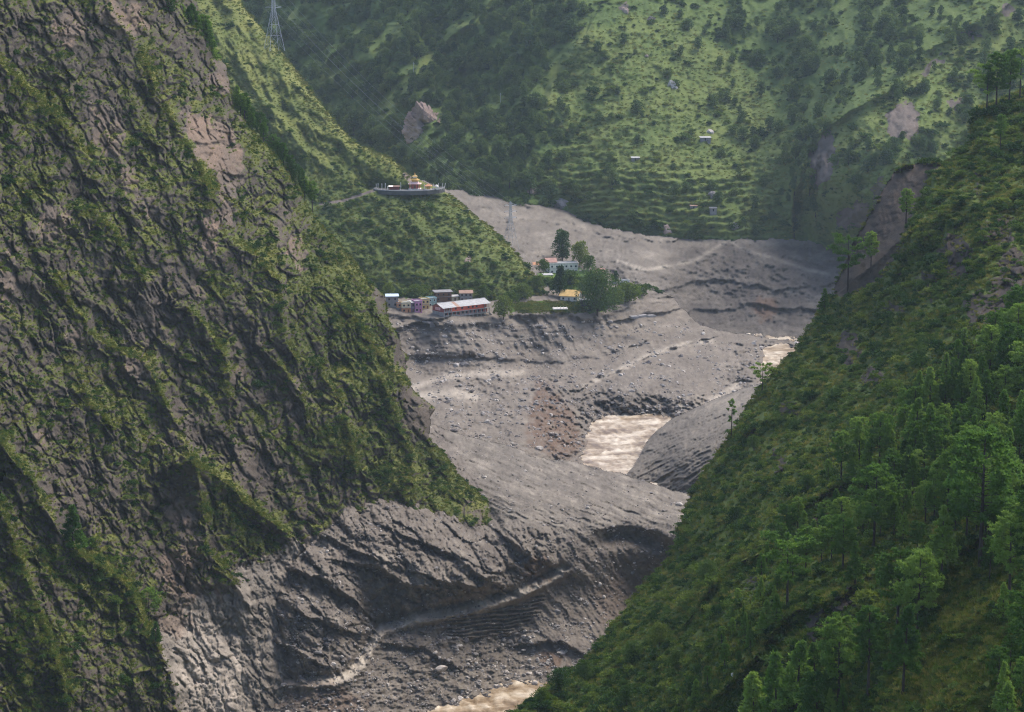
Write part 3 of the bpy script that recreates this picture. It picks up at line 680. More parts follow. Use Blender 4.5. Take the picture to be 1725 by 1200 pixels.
def cliff_paint(s):
    px, py = s.PX, s.PY
    n = fbm(px / 70, py / 70, 4, 671); n2 = fbm(px / 20, py / 20, 4, 672); n3 = fbm(px / 7, py / 7, 3, 673)
    a, c = rot(px, py, 58); ns = fbm(a / 90, c / 22, 4, 674)
    fr = blobs(px, py, [(345, 235, 26, 60, -28, 1.0), (385, 260, 18, 70, -10, .8), (352, 400, 14, 45, 0, .9), (500, 425, 12, 40, 0, .8), (210, 30, 42, 26, 25, .75), (115, 45, 30, 30, 30, .7), (180, 220, 26, 50, -20, .6), (90, 375, 30, 30, -20, .65), (215, 300, 18, 34, -20, .5),
                        (370, 130, 16, 30, 0, .6), (335, 490, 12, 20, 0, .6), (130, 570, 20, 16, 30, .6), (230, 620, 34, 30, 30, .55), (12, 470, 14, 70, 8, .55), (165, 1157 - 780 + 780, 10, 8, 0, .4), (405, 625, 12, 16, 0, .5), (300, 850, 22, 44, -25, .55), (300, 960, 34, 46, 10, .8), (330, 1010, 46, 26, 10, .8), (70, 740, 16, 22, 0, .4),
                        (250, 350, 40, 16, 50, .4), (380, 340, 12, 40, -15, .7), (410, 190, 10, 26, 0, .5)], 12, 34)
    gr = blobs(px, py, [(405, 880, 80, 44, 42, 1.1), (590, 560, 60, 110, -22, .8), (540, 450, 60, 70, -30, .6), (640, 720, 40, 130, -10, .75), (560, 760, 90, 50, 20, .8), (745, 790, 30, 60, -40, 1.0), (730, 840, 60, 26, 0, .6), (150, 960, 90, 36, 15, .8), (60, 1120, 60, 110, -15, .55), (200, 1010, 40, 90, -25, .5),
                        (270, 120, 34, 60, -40, .4), (240, 240, 36, 46, 0, .5), (60, 170, 50, 70, -30, .45), (40, 300, 60, 80, 0, .35), (370, 470, 36, 40, 0, .55), (520, 560, 40, 60, 0, .5), (200, 680, 40, 40, 0, .3), (480, 300, 30, 50, 0, .3), (650, 600, 26, 60, -20, .5)], 16, 35, 26)
    rk = blobs(px, py, [(708, 690, 30, 52, -18, 1.0), (672, 610, 14, 40, -10, .9), (640, 500, 12, 30, -10, .6), (500, 690, 16, 60, -6, .8), (310, 730, 46, 60, -30, .55), (260, 540, 50, 60, -25, .6), (420, 780, 40, 60, -30, .6), (130, 840, 70, 70, 0, .45), (480, 380, 16, 60, 0, .5), (310, 880, 26, 60, -20, .9), (280, 480, 60, 50, 0, .35), (420, 560, 30, 70, -10, .35),
                        (800, 860, 30, 18, 20, .8), (680, 870, 50, 16, 0, .6), (580, 870, 24, 20, 0, .5)], 10, 36)
    wash = polymask(px, py, WASH, 16, 13, 16, 643)
    veg = 0.52 + 0.95 * (s.nz - 0.42) + 0.42 * n + 0.42 * n2 + 0.25 * ns + 0.55 * gr - 0.62 * fr - 0.6 * rk
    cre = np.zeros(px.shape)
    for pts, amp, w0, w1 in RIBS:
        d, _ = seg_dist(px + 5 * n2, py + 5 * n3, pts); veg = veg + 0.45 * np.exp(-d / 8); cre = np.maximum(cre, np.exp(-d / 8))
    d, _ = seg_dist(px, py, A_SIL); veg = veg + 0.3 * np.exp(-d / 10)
    dry_lit = 0.22 + 0.35 * n + 0.30 * n2 + 0.5 * (s.nz - 0.45) + 0.25 * gr * sstep(500, 300, px) + 0.4 * cre  # rib crests yellower: partly dry grass, partly sunlight painted into the colour
    pale = np.maximum(0, fbm(rot(px, py, 74)[0] / 50, rot(px, py, 74)[1] / 9, 4, 675)) + blobs(px, py, [(350, 1120, 60, 90, -20, .45), (480, 1060, 50, 40, 20, .25)], 10, 37)
    wet = 0.40 + 0.3 * n + 0.35 * n2 - 1.0 * pale
    s.veg = veg; s.wash = wash
    return dict(veg=veg - wash * 1.5, dry_lit=dry_lit, fresh=fr * 0.6 + 0.18 + 0.4 * n + 0.35 * ns, mud=wash * 1.2 - 0.1, wet=wet, brown=blobs(px, py, [(290, 1040, 40, 30, 20, .6), (520, 1170, 40, 60, 0, .6)], 10, 38))
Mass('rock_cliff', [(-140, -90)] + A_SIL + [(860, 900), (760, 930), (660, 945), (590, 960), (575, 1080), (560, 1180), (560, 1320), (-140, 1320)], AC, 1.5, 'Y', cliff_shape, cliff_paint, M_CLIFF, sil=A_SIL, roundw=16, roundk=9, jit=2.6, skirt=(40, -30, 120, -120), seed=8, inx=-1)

# ---- the forested slope on the right, nearest to the viewer
DC = [(1725, 170, 935), (1650, 200, 930), (1500, 300, 925), (1440, 400, 918), (1410, 495, 905), (1340, 590, 870), (1280, 655, 850), (1180, 805, 800), (1130, 945, 735), (980, 1125, 655), (900, 1175, 625), (1725, 600, 640), (1725, 1200, 375), (1300, 1200, 480), (1300, 640, 846), (1300, 900, 620), (1500, 600, 745), (1500, 800, 590), (1500, 1000, 480),
      (1650, 400, 800), (1700, 800, 515), (1100, 1100, 615), (1850, 100, 960), (1850, 1320, 330), (1850, 700, 580), (1850, 400, 770), (1000, 1320, 540), (1400, 1320, 420), (860, 1210, 605), (820, 1320, 590), (1400, 760, 670), (1200, 1000, 610)]
D_SIL = [(790, 1320), (830, 1240), (858, 1202), (895, 1178), (915, 1160), (930, 1150), (960, 1135), (985, 1115), (1010, 1080), (1040, 1042), (1080, 990), (1125, 948), (1135, 915), (1150, 868), (1165, 832), (1180, 800), (1205, 765), (1235, 725), (1255, 690), (1280, 652), (1310, 618), (1340, 588), (1365, 550), (1388, 510), (1404, 497), (1405, 484),
         (1416, 462), (1428, 430), (1440, 402), (1458, 372), (1478, 335), (1503, 291), (1520, 279), (1545, 273), (1592, 273), (1615, 258), (1634, 240), (1634, 205), (1646, 182), (1680, 170), (1725, 150), (1850, 80)]
DR = [([(1340, 868), (1380, 835), (1420, 815), (1460, 790), (1520, 780)], 12, 40, 8), ([(1170, 1030), (1190, 1000), (1230, 955), (1265, 938), (1300, 930)], 9, 40, 8), ([(1180, 1200), (1230, 1150), (1260, 1120), (1330, 1030), (1400, 1010), (1440, 985)], 7, 40, 8),
      ([(1440, 470), (1501, 421), (1533, 392), (1570, 371), (1621, 341)], 14, 14, 40), ([(1640, 420), (1667, 355), (1700, 330), (1760, 300)], 10, 14, 30), ([(1560, 1010), (1620, 930), (1700, 870), (1780, 840)], 6, 40, 10), ([(1240, 735), (1310, 700), (1380, 640)], 8, 26, 12), ([(1190, 900), (1260, 830), (1330, 780)], 8, 30, 12)]
EARTH = [(1503, 291), (1540, 276), (1592, 276), (1560, 296), (1556, 322), (1542, 345), (1530, 380), (1512, 428), (1474, 476), (1436, 496), (1404, 500), (1402, 484), (1416, 462), (1440, 402), (1478, 335)]
def slope_shape(px, py, b):
    wx = px + 12 * fbm(px / 50, py / 50, 3, 741); wy = py + 12 * fbm(px / 50, py / 50, 3, 742)
    v = b
    for pts, amp, w0, w1 in DR: v = v - ridge(wx * 0.5 + px * 0.5, wy * 0.5 + py * 0.5, pts, amp * 1.5, w0, w1)
    e = polymask(px, py, EARTH, 6, 3, 14, 743)
    k = np.clip(v / 800, 0.4, 1.1)
    a, c = rot(wx, wy, -52)
    v = v - k * (1 - e) * (9 * ridged(a / 170, c / 60, 3, 751) + 4 * fbm(wx / 30, wy / 30, 4, 752) + 1.3 * fbm(px / 8, py / 8, 3, 753))
    rk = blobs(px, py, ROCKS_D, 9, 39)
    d1, d2, i1 = cells(wx / 20, wy / 14, 755)
    v = v - k * rk * (4.0 * (i1 - 0.4) + 1.5 * sstep(0, .2, d2 - d1))
    v = v + e * (7 - 2.2 * ridged(wx / 18, wy / 50, 4, 756, .6) - 2.2 * fbm(px / 22, py / 12, 4, 757, .6))
    return v
ROCKS_D = [(1700, 470, 30, 60, 10, 1.0), (1660, 520, 40, 36, 0, .8), (1610, 430, 26, 40, 0, .9), (1430, 585, 16, 36, 0, .9), (1313, 775, 10, 22, 0, .9), (1470, 635, 22, 16, 0, .8), (1600, 620, 20, 12, 0, .7), (1680, 390, 30, 30, 0, .7), (1560, 480, 22, 28, 0, .6), (1395, 870, 26, 14, -20, .8), (1265, 985, 16, 16, 0, .6), (1410, 1030, 46, 16, -28, 1.0), (1370, 1060, 14, 22, 0, .8), (1690, 880, 30, 20, -20, .5), (1500, 520, 18, 16, 0, .6), (1330, 690, 20, 14, 0, .5), (1480, 1110, 10, 12, 0, .7), (1420, 1000, 20, 12, 0, .8), (1650, 320, 14, 30, 0, .5)]
def slope_paint(s):
    px, py = s.PX, s.PY
    n = fbm(px / 60, py / 60, 4, 771); n2 = fbm(px / 18, py / 18, 4, 772)
    e = polymask(px, py, EARTH, 5, 3, 14, 743)
    rk = blobs(px, py, ROCKS_D, 9, 39)
    veg = 0.95 + 0.5 * n2 + 0.3 * n - 1.2 * rk - 1.6 * e + 0.6 * (s.nz - 0.5)
    dry_lit = 0.22 + 0.35 * n + 0.3 * n2
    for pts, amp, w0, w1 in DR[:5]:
        d, sg = seg_dist(px, py, pts); dry_lit = dry_lit + 0.7 * np.exp(-d / 7) * (sg > -0.5)  # upper side of each ridge: dry grass plus painted crest light
    dg = polymask(px, py, [(1560, 1010), (1725, 900), (1725, 1200), (1500, 1200)], 30, 16, 40, 773)
    dry_lit = dry_lit + 0.15 * dg
    s.e, s.rk, s.dg, s.n, s.n2 = e, rk, dg, n, n2
    return dict(veg=veg, dry_lit=dry_lit, fresh=0.2 + 0.4 * e * (0.6 + n2) + 0.3 * n)
Mass('forest_slope', D_SIL + [(1850, 1320)], DC, 1.7, 'Y', slope_shape, slope_paint, M_SLOPE, sil=D_SIL, roundw=20, roundk=8, jit=2.0, skirt=(30, -30, 80, -160), seed=9, inx=1)

# ---- level ground far below everything
me = mesh_from('ground', [(-3000, -600, -75), (3000, -600, -75), (3000, 4000, -75), (-3000, 4000, -75)], [(0, 1, 2, 3)], M_MUD, {k: [v] * 4 for k, v in dict(veg=1, dry_lit=.2, fresh=0, mud=-1, wet=.5, brown=0).items()})
gr_ob = bpy.data.objects.new('ground', me); COL.objects.link(gr_ob); gr_ob['kind'] = 'structure'

# ------------------------------------------------------------------ muddy water
m, nt, b = new_mat('muddy_water'); g = NT(nt)
pos = g.n('ShaderNodeNewGeometry').outputs['Position']
n1 = g.noise(0.35, 6, 0.7, pos); n2 = g.noise(0.05, 4, 0.6, pos)
fo = g.attr('foam')
f = g.math('ADD', fo, g.math('MULTIPLY', g.math('SUBTRACT', n1, 0.5), 0.9))
g.l(g.ramp(f, [(0.15, (0.17, 0.112, 0.06)), (0.45, (0.34, 0.25, 0.155)), (0.92, (0.70, 0.60, 0.455))]), b.inputs['Base Color'])
b.inputs['Roughness'].default_value = 0.35; b.inputs['Specular IOR Level'].default_value = 0.5
bp = g.n('ShaderNodeBump'); bp.inputs['Strength'].default_value = 0.6; bp.inputs['Distance'].default_value = 0.4
g.l(n1, bp.inputs['Height']); g.l(bp.outputs['Normal'], b.inputs['Normal'])
M_WATER = m

def river(poly, zfun, step, seed):
    A = np.array(poly)
    x = np.arange(A[:, 0].min(), A[:, 0].max(), step); y = np.arange(A[:, 1].min(), A[:, 1].max(), step)
    X, Y = np.meshgrid(x, y)
    m_ = inside(X, Y, poly)
    # waves run across a current that flows towards the viewer
    wx_ = X + 4 * fbm(X / 14, Y / 30, 3, seed + 3)
    wv = 0.9 * ridged(wx_ / 7 + 0.3 * Y / 9, Y / 22, 4, seed, .6) + 0.5 * fbm(wx_ / 3.2, Y / 9, 3, seed + 5)
    Z = zfun(X, Y) + wv * 0.9
    q = m_[:-1, :-1] & m_[1:, 1:] & m_[1:, :-1] & m_[:-1, 1:]
    idx = np.arange(X.size).reshape(X.shape)
    r, c = np.nonzero(q)
    F = np.stack([idx[r, c], idx[r, c + 1], idx[r + 1, c + 1], idx[r + 1, c]], 1)
    foam = 0.30 + 0.48 * wv + 0.75 * fbm(X / 26 + Y / 60, Y / 12 - X / 40, 4, seed + 9, .6)
    used = np.unique(F); mp = np.zeros(X.size, int); mp[used] = np.arange(len(used))
    V = np.stack([X, Y, Z], -1).reshape(-1, 3)[used]
    ob = bpy.data.objects.new('river', mesh_from('river', V, mp[F], M_WATER, {'foam': foam.ravel()[used]}))
    COL.objects.link(ob); ob['kind'] = 'structure'
    return ob
def wz(px, py, Z): # x,y on level Z
    Y = (CAMZ - Z) / slope_of(py); p = place(px, py, Y); return (float(p[0]), float(p[1]))
river([wz(900, 790, 21), wz(1100, 830, 21), wz(1330, 740, 21), wz(1400, 640, 26), wz(1420, 575, 31), wz(1180, 556, 31), wz(1180, 640, 27), wz(1180, 660, 25), wz(960, 670, 24), wz(890, 740, 22)],
      lambda X, Y: 21.5 + np.clip((Y - 1240) * 0.029, -2, 12), 1.1, 801)
river([(-45, 900), (-60, 960), (20, 1010), (60, 1060), (110, 1060), (90, 960), (40, 880)], lambda X, Y: -13.6 + (Y - 950) * 0.03, 0.6, 821)
# ------------------------------------------------------------------ plants
def leaf_mat(name, dark, mid, tip, trans=0.35, sheen=0.0):
    m, nt, b = new_mat(name); g = NT(nt)
    oi = g.n('ShaderNodeObjectInfo').outputs['Random']
    pos = g.n('ShaderNodeNewGeometry').outputs['Position']
    n = g.noise(0.06, 3, 0.6, pos)
    f = g.math('ADD', g.math('MULTIPLY', oi, 0.75), g.math('MULTIPLY', g.math('SUBTRACT', n, 0.38), 1.2), True)
    c = g.ramp(f, [(0.0, dark), (0.5, mid), (1.0, tip)])
    d = g.n('ShaderNodeBsdfDiffuse'); t = g.n('ShaderNodeBsdfTranslucent'); x = g.n('ShaderNodeMixShader')
    g.l(c, d.inputs['Color']); g.l(c, t.inputs['Color']); x.inputs[0].default_value = trans
    g.l(d.outputs[0], x.inputs[1]); g.l(t.outputs[0], x.inputs[2])
    g.l(x.outputs[0], nt.nodes['Material Output'].inputs['Surface'])
    nt.nodes.remove(b)
    return m

L_PINE = leaf_mat('pine_needles', (0.040, 0.098, 0.022), (0.135, 0.240, 0.042), (0.290, 0.400, 0.074), 0.35)
L_DARK = leaf_mat('dark_leaves', (0.020, 0.052, 0.015), (0.052, 0.100, 0.026), (0.105, 0.165, 0.036), 0.3)
L_FAR = leaf_mat('wood_leaves', (0.056, 0.098, 0.038), (0.108, 0.165, 0.052), (0.165, 0.222, 0.062), 0.3)
L_BUSH = leaf_mat('bush_leaves', (0.030, 0.068, 0.013), (0.098, 0.152, 0.027), (0.185, 0.225, 0.043), 0.35)
L_GRASS = leaf_mat('grass_blades', (0.060, 0.085, 0.016), (0.135, 0.150, 0.032), (0.260, 0.240, 0.062), 0.5)
M_BARK = flat_mat('bark', (0.045, 0.034, 0.028), 0.95, 0.35, 1.5)

def tri_fan(C, D, L, Wd, rg):
    """thin leaf triangles at points C along directions D"""
    n = len(C)
    D = D / (np.linalg.norm(D, axis=1, keepdims=True) + 1e-9)
    q = rg.normal(size=(n, 3)); sdv = np.cross(D, q); sdv /= np.linalg.norm(sdv, axis=1, keepdims=True) + 1e-9
    L = np.asarray(L).reshape(-1, 1); Wd = np.asarray(Wd).reshape(-1, 1)
    a = C - sdv * Wd; b_ = C + sdv * Wd; t = C + D * L
    V = np.stack([a, b_, t], 1).reshape(-1, 3)
    return V, np.arange(n * 3).reshape(-1, 3)

def tube_np(pts, rad, k=5):
    P = np.array(pts, float); n = len(P); V = []; F = []
    for i in range(n):
        d = P[min(i + 1, n - 1)] - P[max(i - 1, 0)]; d = d / (np.linalg.norm(d) + 1e-9)
        u = np.cross(d, [0.3, 0.9, 0.1]); u /= np.linalg.norm(u) + 1e-9; v = np.cross(d, u)
        for j in range(k):
            an = 2 * math.pi * j / k; V.append(P[i] + rad[i] * (math.cos(an) * u + math.sin(an) * v))
    for i in range(n - 1):
        for j in range(k):
            a = i * k + j; b_ = i * k + (j + 1) % k
            F.append((a, b_, b_ + k, a + k))
    return np.array(V), np.array(F)

def join_np(parts):
    V = []; F = []; o = 0
    for v, f in parts:
        V.append(v); F.append(f + o); o += len(v)
    return np.concatenate(V), np.concatenate(F)

def pine_meshes(tag, H, R, base, prof, nb, nt_, seed, droop=0.0, leaf=0.62, per=10):
    rg = np.random.default_rng(seed)
    lean = rg.normal(0, 0.012, 2) * H
    zs = np.linspace(-1.5, H, 7)
    ax = lambda z: np.array([lean[0] * (max(z, 0) / H) ** 2, lean[1] * (max(z, 0) / H) ** 2, z])
    r0 = H * 0.0165
    tubes = [tube_np([ax(z) for z in zs], [r0 * (1.15 - 0.95 * max(z, 0) / H) for z in zs], 6)]
    C = []
    for i in range(nb):
        t = (i + rg.random() * 0.8) / nb; z = H * (base + (0.985 - base) * t)
        ln = R * prof(t) * rg.uniform(0.65, 1.12); az = i * 2.4 + rg.normal(0, 0.5)
        e = np.array([math.cos(az), math.sin(az), 0.0]); rise = ln * (0.12 + 0.35 * t - droop)
        p0 = ax(z); p1 = p0 + e * ln * 0.55 + np.array([0, 0, rise * 0.35]); p2 = p0 + e * ln + np.array([0, 0, rise])
        if ln > 0.8: tubes.append(tube_np([p0, p1, p2], [r0 * 0.28 * (1 - .6 * t), r0 * 0.2 * (1 - .6 * t), r0 * 0.06], 3))
        k = max(4, int(nt_ * (0.45 + 0.55 * prof(t))))
        for j in range(k):
            u = 0.45 + 0.6 * rg.random() ** 0.6
            c = p0 * (1 - u) + p2 * u + rg.normal(0, 1, 3) * np.array([0.15, 0.15, 0.06]) * ln * (0.35 + u) * 0.8 + np.array([0, 0, 0.10])
            C.append((c, e))
    for j in range(8): C.append((ax(H) + rg.normal(0, 0.16, 3), np.array([0, 0, 1.0])))
    cc = np.repeat(np.array([c for c, _ in C]), per, 0); ee = np.repeat(np.array([e for _, e in C]), per, 0)
    D = rg.normal(0, 1, cc.shape) + ee * 0.5 + np.array([0, 0, 0.55])
    V, F = tri_fan(cc, D, rg.uniform(0.7, 1.25, len(cc)) * leaf, rg.uniform(0.11, 0.19, len(cc)) * leaf / 0.55, rg)
    crown = mesh_from(tag + '_crown', V, F, L_PINE, smooth=False)
    TV, TF = join_np(tubes)
    return mesh_from(tag + '_trunk', TV, TF, M_BARK), crown, H

rnd = lambda t: math.sqrt(max(0.03, math.sin(math.pi * min(1, 0.22 + 0.74 * t))))
cone = lambda t: 0.10 + 0.95 * (1 - t) ** 0.9
slim = lambda t: (0.4 + 0.6 * math.sin(math.pi * (0.15 + 0.75 * t)))
umb = lambda t: 0.55 + 0.5 * math.sin(math.pi * (0.2 + 0.6 * t))
PINES = {
    'round': pine_meshes('round_pine', 17, 3.7, 0.36, rnd, 46, 20, 11),
    'round2': pine_meshes('round_pine2', 16, 4.3, 0.30, rnd, 48, 20, 12),
    'cone': pine_meshes('cone_pine', 15, 3.0, 0.28, cone, 52, 18, 13),
    'cone2': pine_meshes('cone_pine2', 12, 2.6, 0.10, cone, 46, 18, 14),
    'slim': pine_meshes('slim_pine', 17, 2.4, 0.42, slim, 42, 18, 15),
    'flat': pine_meshes('flat_pine', 13, 3.6, 0.45, umb, 15, 24, 16, droop=0.12),
    'bare': pine_meshes('bare_pine', 12, 1.3, 0.4, slim, 16, 4, 17),
}

def broad_meshes(tag, H, R, base, seed, lobes=14, per=90, leaf=0.5, mat=None, prof=None):
    rg = np.random.default_rng(seed)
    tubes = [tube_np([(0, 0, -1.2), (0.1, 0, H * base * 0.6), (0.1, 0.1, H * base * 1.15), (0.05, 0.1, H * 0.7)], [H * .028, H * .022, H * .018, H * .008], 6)]
    C = []; D = []
    for i in range(lobes):
        t = (i + 0.5) / lobes; az = i * 2.4 + rg.normal(0, .4)
        pr = prof(t) if prof else math.sin(math.pi * (0.18 + 0.72 * t))
        rr = R * pr * rg.uniform(0.35, 0.75); z = H * (base + (0.93 - base) * t)
        c = np.array([math.cos(az) * rr, math.sin(az) * rr, z]); lr = R * (0.28 + 0.30 * pr) * rg.uniform(0.85, 1.2)
        tubes.append(tube_np([(0.1, 0.1, H * base * (0.7 + .3 * t)), c], [H * .01, H * .003], 3))
        d = rg.normal(0, 1, (per, 3)); d /= np.linalg.norm(d, axis=1, keepdims=True)
        d[:, 2] = np.where(d[:, 2] < -0.4, -d[:, 2] * 0.6, d[:, 2])
        C.append(c + d * lr * np.array([1, 1, 0.75]) * rg.uniform(0.72, 1.08, (per, 1))); D.append(d + rg.normal(0, 0.8, (per, 3)))
    C = np.concatenate(C); D = np.concatenate(D)
    V, F = tri_fan(C, D, rg.uniform(0.7, 1.3, len(C)) * leaf, rg.uniform(0.3, 0.5, len(C)) * leaf, rg)
    TV, TF = join_np(tubes)
    return mesh_from(tag + '_trunk', TV, TF, M_BARK), mesh_from(tag + '_crown', V, F, mat or L_DARK, smooth=False), H

BROAD = {
    'far': broad_meshes('far_tree', 8, 3.1, 0.2, 21, 11, 50, 0.95, L_FAR),
    'far2': broad_meshes('far_tree2', 9, 2.6, 0.2, 22, 11, 50, 0.9, L_FAR),
    'far3': broad_meshes('far_tree3', 7, 3.4, 0.15, 23, 12, 50, 0.95, L_FAR),
    'big': broad_meshes('big_tree', 24, 11, 0.14, 24, 34, 130, 1.0, L_DARK),
    'oval': broad_meshes('oval_tree', 16, 4.6, 0.22, 25, 18, 110, 0.8, L_DARK, lambda t: math.sin(math.pi * (0.2 + 0.7 * t)) * 0.9),
    'ball': broad_meshes('ball_tree', 10, 4.2, 0.2, 26, 16, 100, 0.75, L_BUSH),
    'spire': broad_meshes('spire_tree', 18, 5.0, 0.06, 27, 30, 90, 0.8, L_DARK, lambda t: (1 - t) * 1.05 + 0.06),
    'low': broad_meshes('low_tree', 6, 3.6, 0.15, 28, 14, 90, 0.6, L_BUSH),
    'near': broad_meshes('near_tree', 8, 3.2, 0.25, 29, 18, 130, 0.42, L_DARK),
    'near2': broad_meshes('near_tree2', 7, 3.0, 0.2, 30, 18, 130, 0.40, L_BUSH),
}

def shrub_mesh(tag, seed, mat, lobes=7, per=34, leaf=0.32, flat=0.8):
    rg = np.random.default_rng(seed); C = []; D = []
    for i in range(lobes):
        c = np.array([*rg.normal(0, 0.38, 2), rg.uniform(0.1, 0.75) * flat]); lr = rg.uniform(0.3, 0.5)
        d = rg.normal(0, 1, (per, 3)); d /= np.linalg.norm(d, axis=1, keepdims=True); d[:, 2] = np.abs(d[:, 2]) * 1.1 - 0.2
        C.append(c + d * lr * rg.uniform(0.7, 1.1, (per, 1))); D.append(d + rg.normal(0, .7, (per, 3)))
    C = np.concatenate(C); D = np.concatenate(D)
    V, F = tri_fan(C, D, rg.uniform(.7, 1.3, len(C)) * leaf, rg.uniform(.25, .45, len(C)) * leaf, rg)
    return mesh_from(tag, V, F, mat, smooth=False)

def tuft_mesh(tag, seed, mat, n=46):
    rg = np.random.default_rng(seed)
    C = np.concatenate([rg.normal(0, 0.42, (n, 2)), np.full((n, 1), -0.1)], 1)
    D = np.concatenate([rg.normal(0, 0.45, (n, 2)), np.ones((n, 1))], 1)
    V, F = tri_fan(C, D, rg.uniform(.5, 1.1, n), rg.uniform(.05, .10, n), rg)
    return mesh_from(tag, V, F, mat, smooth=False)

def proto_coll(name, meshes):
    c = bpy.data.collections.new(name)
    for i, me in enumerate(meshes):
        c.objects.link(bpy.data.objects.new('%s_%02d' % (name, i), me))
    return c
SHRUBS = proto_coll('shrub_kinds', [shrub_mesh('shrub_a', 31, L_BUSH), shrub_mesh('shrub_b', 32, L_DARK), shrub_mesh('shrub_c', 33, L_BUSH, 5, 40, 0.3, 0.5), shrub_mesh('shrub_d', 34, L_DARK, 9, 30, 0.34, 1.0)])
TUFTS = proto_coll('tuft_kinds', [tuft_mesh('tuft_a', 41, L_GRASS), tuft_mesh('tuft_b', 42, L_GRASS), tuft_mesh('tuft_c', 43, L_BUSH)])
WOODS = proto_coll('wood_kinds', [BROAD['far'][1], BROAD['far2'][1], BROAD['far3'][1]])

def scatter(name, coll, nk, P, scl, flatten, label, cat, kindw=None):
    n = len(P)
    me = bpy.data.meshes.new(name); me.vertices.add(n); me.vertices.foreach_set('co', np.asarray(P, np.float32).ravel())
    a = me.attributes.new('scl', 'FLOAT_VECTOR', 'POINT')
    sv = np.stack([scl * rng.uniform(.85, 1.2, n), scl * rng.uniform(.85, 1.2, n), scl * flatten * rng.uniform(.75, 1.25, n)], 1)
    a.data.foreach_set('vector', sv.astype(np.float32).ravel())
    a = me.attributes.new('rot', 'FLOAT_VECTOR', 'POINT')
    a.data.foreach_set('vector', np.stack([rng.normal(0, .12, n), rng.normal(0, .12, n), rng.uniform(0, 6.28, n)], 1).astype(np.float32).ravel())
    a = me.attributes.new('idx', 'INT', 'POINT')
    a.data.foreach_set('value', rng.choice(nk, n, p=kindw).astype(np.int32))
    ob = bpy.data.objects.new(name, me); COL.objects.link(ob)
    ng = bpy.data.node_groups.new(name + '_spread', 'GeometryNodeTree')
    ng.interface.new_socket('Geometry', in_out='INPUT', socket_type='NodeSocketGeometry')
    ng.interface.new_socket('Geometry', in_out='OUTPUT', socket_type='NodeSocketGeometry')
    N = ng.nodes; gi = N.new('NodeGroupInput'); go = N.new('NodeGroupOutput')
    ci = N.new('GeometryNodeCollectionInfo'); ci.inputs['Collection'].default_value = coll
    ci.inputs['Separate Children'].default_value = True; ci.inputs['Reset Children'].default_value = True
    ip = N.new('GeometryNodeInstanceOnPoints'); ip.inputs['Pick Instance'].default_value = True
    def na(nm, ty):
        x = N.new('GeometryNodeInputNamedAttribute'); x.data_type = ty; x.inputs['Name'].default_value = nm
        return [o for o in x.outputs if o.enabled and o.name == 'Attribute'][0]
    L = ng.links.new
    L(gi.outputs[0], ip.inputs['Points']); L(ci.outputs[0], ip.inputs['Instance'])
    L(na('idx', 'INT'), ip.inputs['Instance Index']); L(na('scl', 'FLOAT_VECTOR'), ip.inputs['Scale'])
    e2r = N.new('FunctionNodeEulerToRotation'); L(na('rot', 'FLOAT_VECTOR'), e2r.inputs[0]); L(e2r.outputs[0], ip.inputs['Rotation'])
    L(ip.outputs[0], go.inputs[0])
    md = ob.modifiers.new('spread', 'NODES'); md.node_group = ng
    ob['kind'] = 'stuff'; ob['label'] = label; ob['category'] = cat
    return ob

def pick(mass, weight, n):
    s = MASS[mass]; wgt = np.where(s.msk & s.used, np.clip(weight, 0, None), 0).ravel()
    i = rng.choice(wgt.size, n, p=wgt / wgt.sum())
    r, c = np.unravel_index(i, s.PX.shape)
    px = s.PX[r, c] + rng.uniform(-.5, .5, n) * s.step; py = s.PY[r, c] + rng.uniform(-.5, .5, n) * s.step
    return px, py, s.W[r, c], (r, c)

infr = lambda px, py: (px > -60) & (px < 1790) & (py > -60) & (py < 1260)

# ---- ground cover on the four green masses
s = MASS['forest_slope']
dd, _ = seg_dist(s.PX, s.PY, D_SIL)
crest = sum(2.2 * np.exp(-seg_dist(s.PX, s.PY, q[0])[0] / 7) for q in DR[:5])
base_w = infr(s.PX, s.PY) * (1 - s.e) * (1 - 0.85 * s.rk)
px, py, P, _ = pick('forest_slope', base_w * (0.25 + np.clip(0.5 + 1.6 * s.n2, 0, 2)) * (1 - .75 * s.dg), 13000)
k = P[:, 1] / 700
scatter('slope_shrubs', SHRUBS, 4, P, k * rng.gamma(2.2, 0.36, len(P)) + 0.3, 0.8, 'dense green shrubs covering the steep slope around the pines', 'shrubs')
px, py, P, _ = pick('forest_slope', base_w * (0.4 + np.clip(0.4 - s.n2, 0, 1.5) + 1.2 * s.dg + 1.6 * np.exp(-dd / 8) + crest), 30000)
scatter('slope_grass', TUFTS, 3, P, rng.uniform(.5, 1.25, len(P)) * (0.35 + P[:, 1] / 900), 0.9, 'rough grass between the shrubs of the pine slope', 'grass')

s = MASS['rock_cliff']
crestA = sum(1.6 * np.exp(-seg_dist(s.PX, s.PY, q[0])[0] / 6) for q in RIBS)
dd, _ = seg_dist(s.PX, s.PY, A_SIL)
vg = np.clip(s.veg - 0.38, 0, 1) * (1 - s.wash) * infr(s.PX, s.PY)
cl = np.clip(0.4 + 1.8 * fbm(s.PX / 30, s.PY / 30, 3, 901), 0, 2)
px, py, P, _ = pick('rock_cliff', vg * cl ** 1.6, 7500)
scatter('cliff_shrubs', SHRUBS, 4, P, rng.gamma(2.0, 0.28, len(P)) + 0.25, 0.8, 'small green shrubs clinging to the ledges of the rock cliff', 'shrubs')
px, py, P, _ = pick('rock_cliff', (vg + 0.02) * (1 - s.wash) * (0.5 + 1.4 * np.exp(-dd / 9) + crestA), 34000)
scatter('cliff_grass', TUFTS, 3, P, rng.uniform(.45, 1.15, len(P)), 0.9, 'tufted yellow green grass on the ledges of the rock cliff', 'grass')

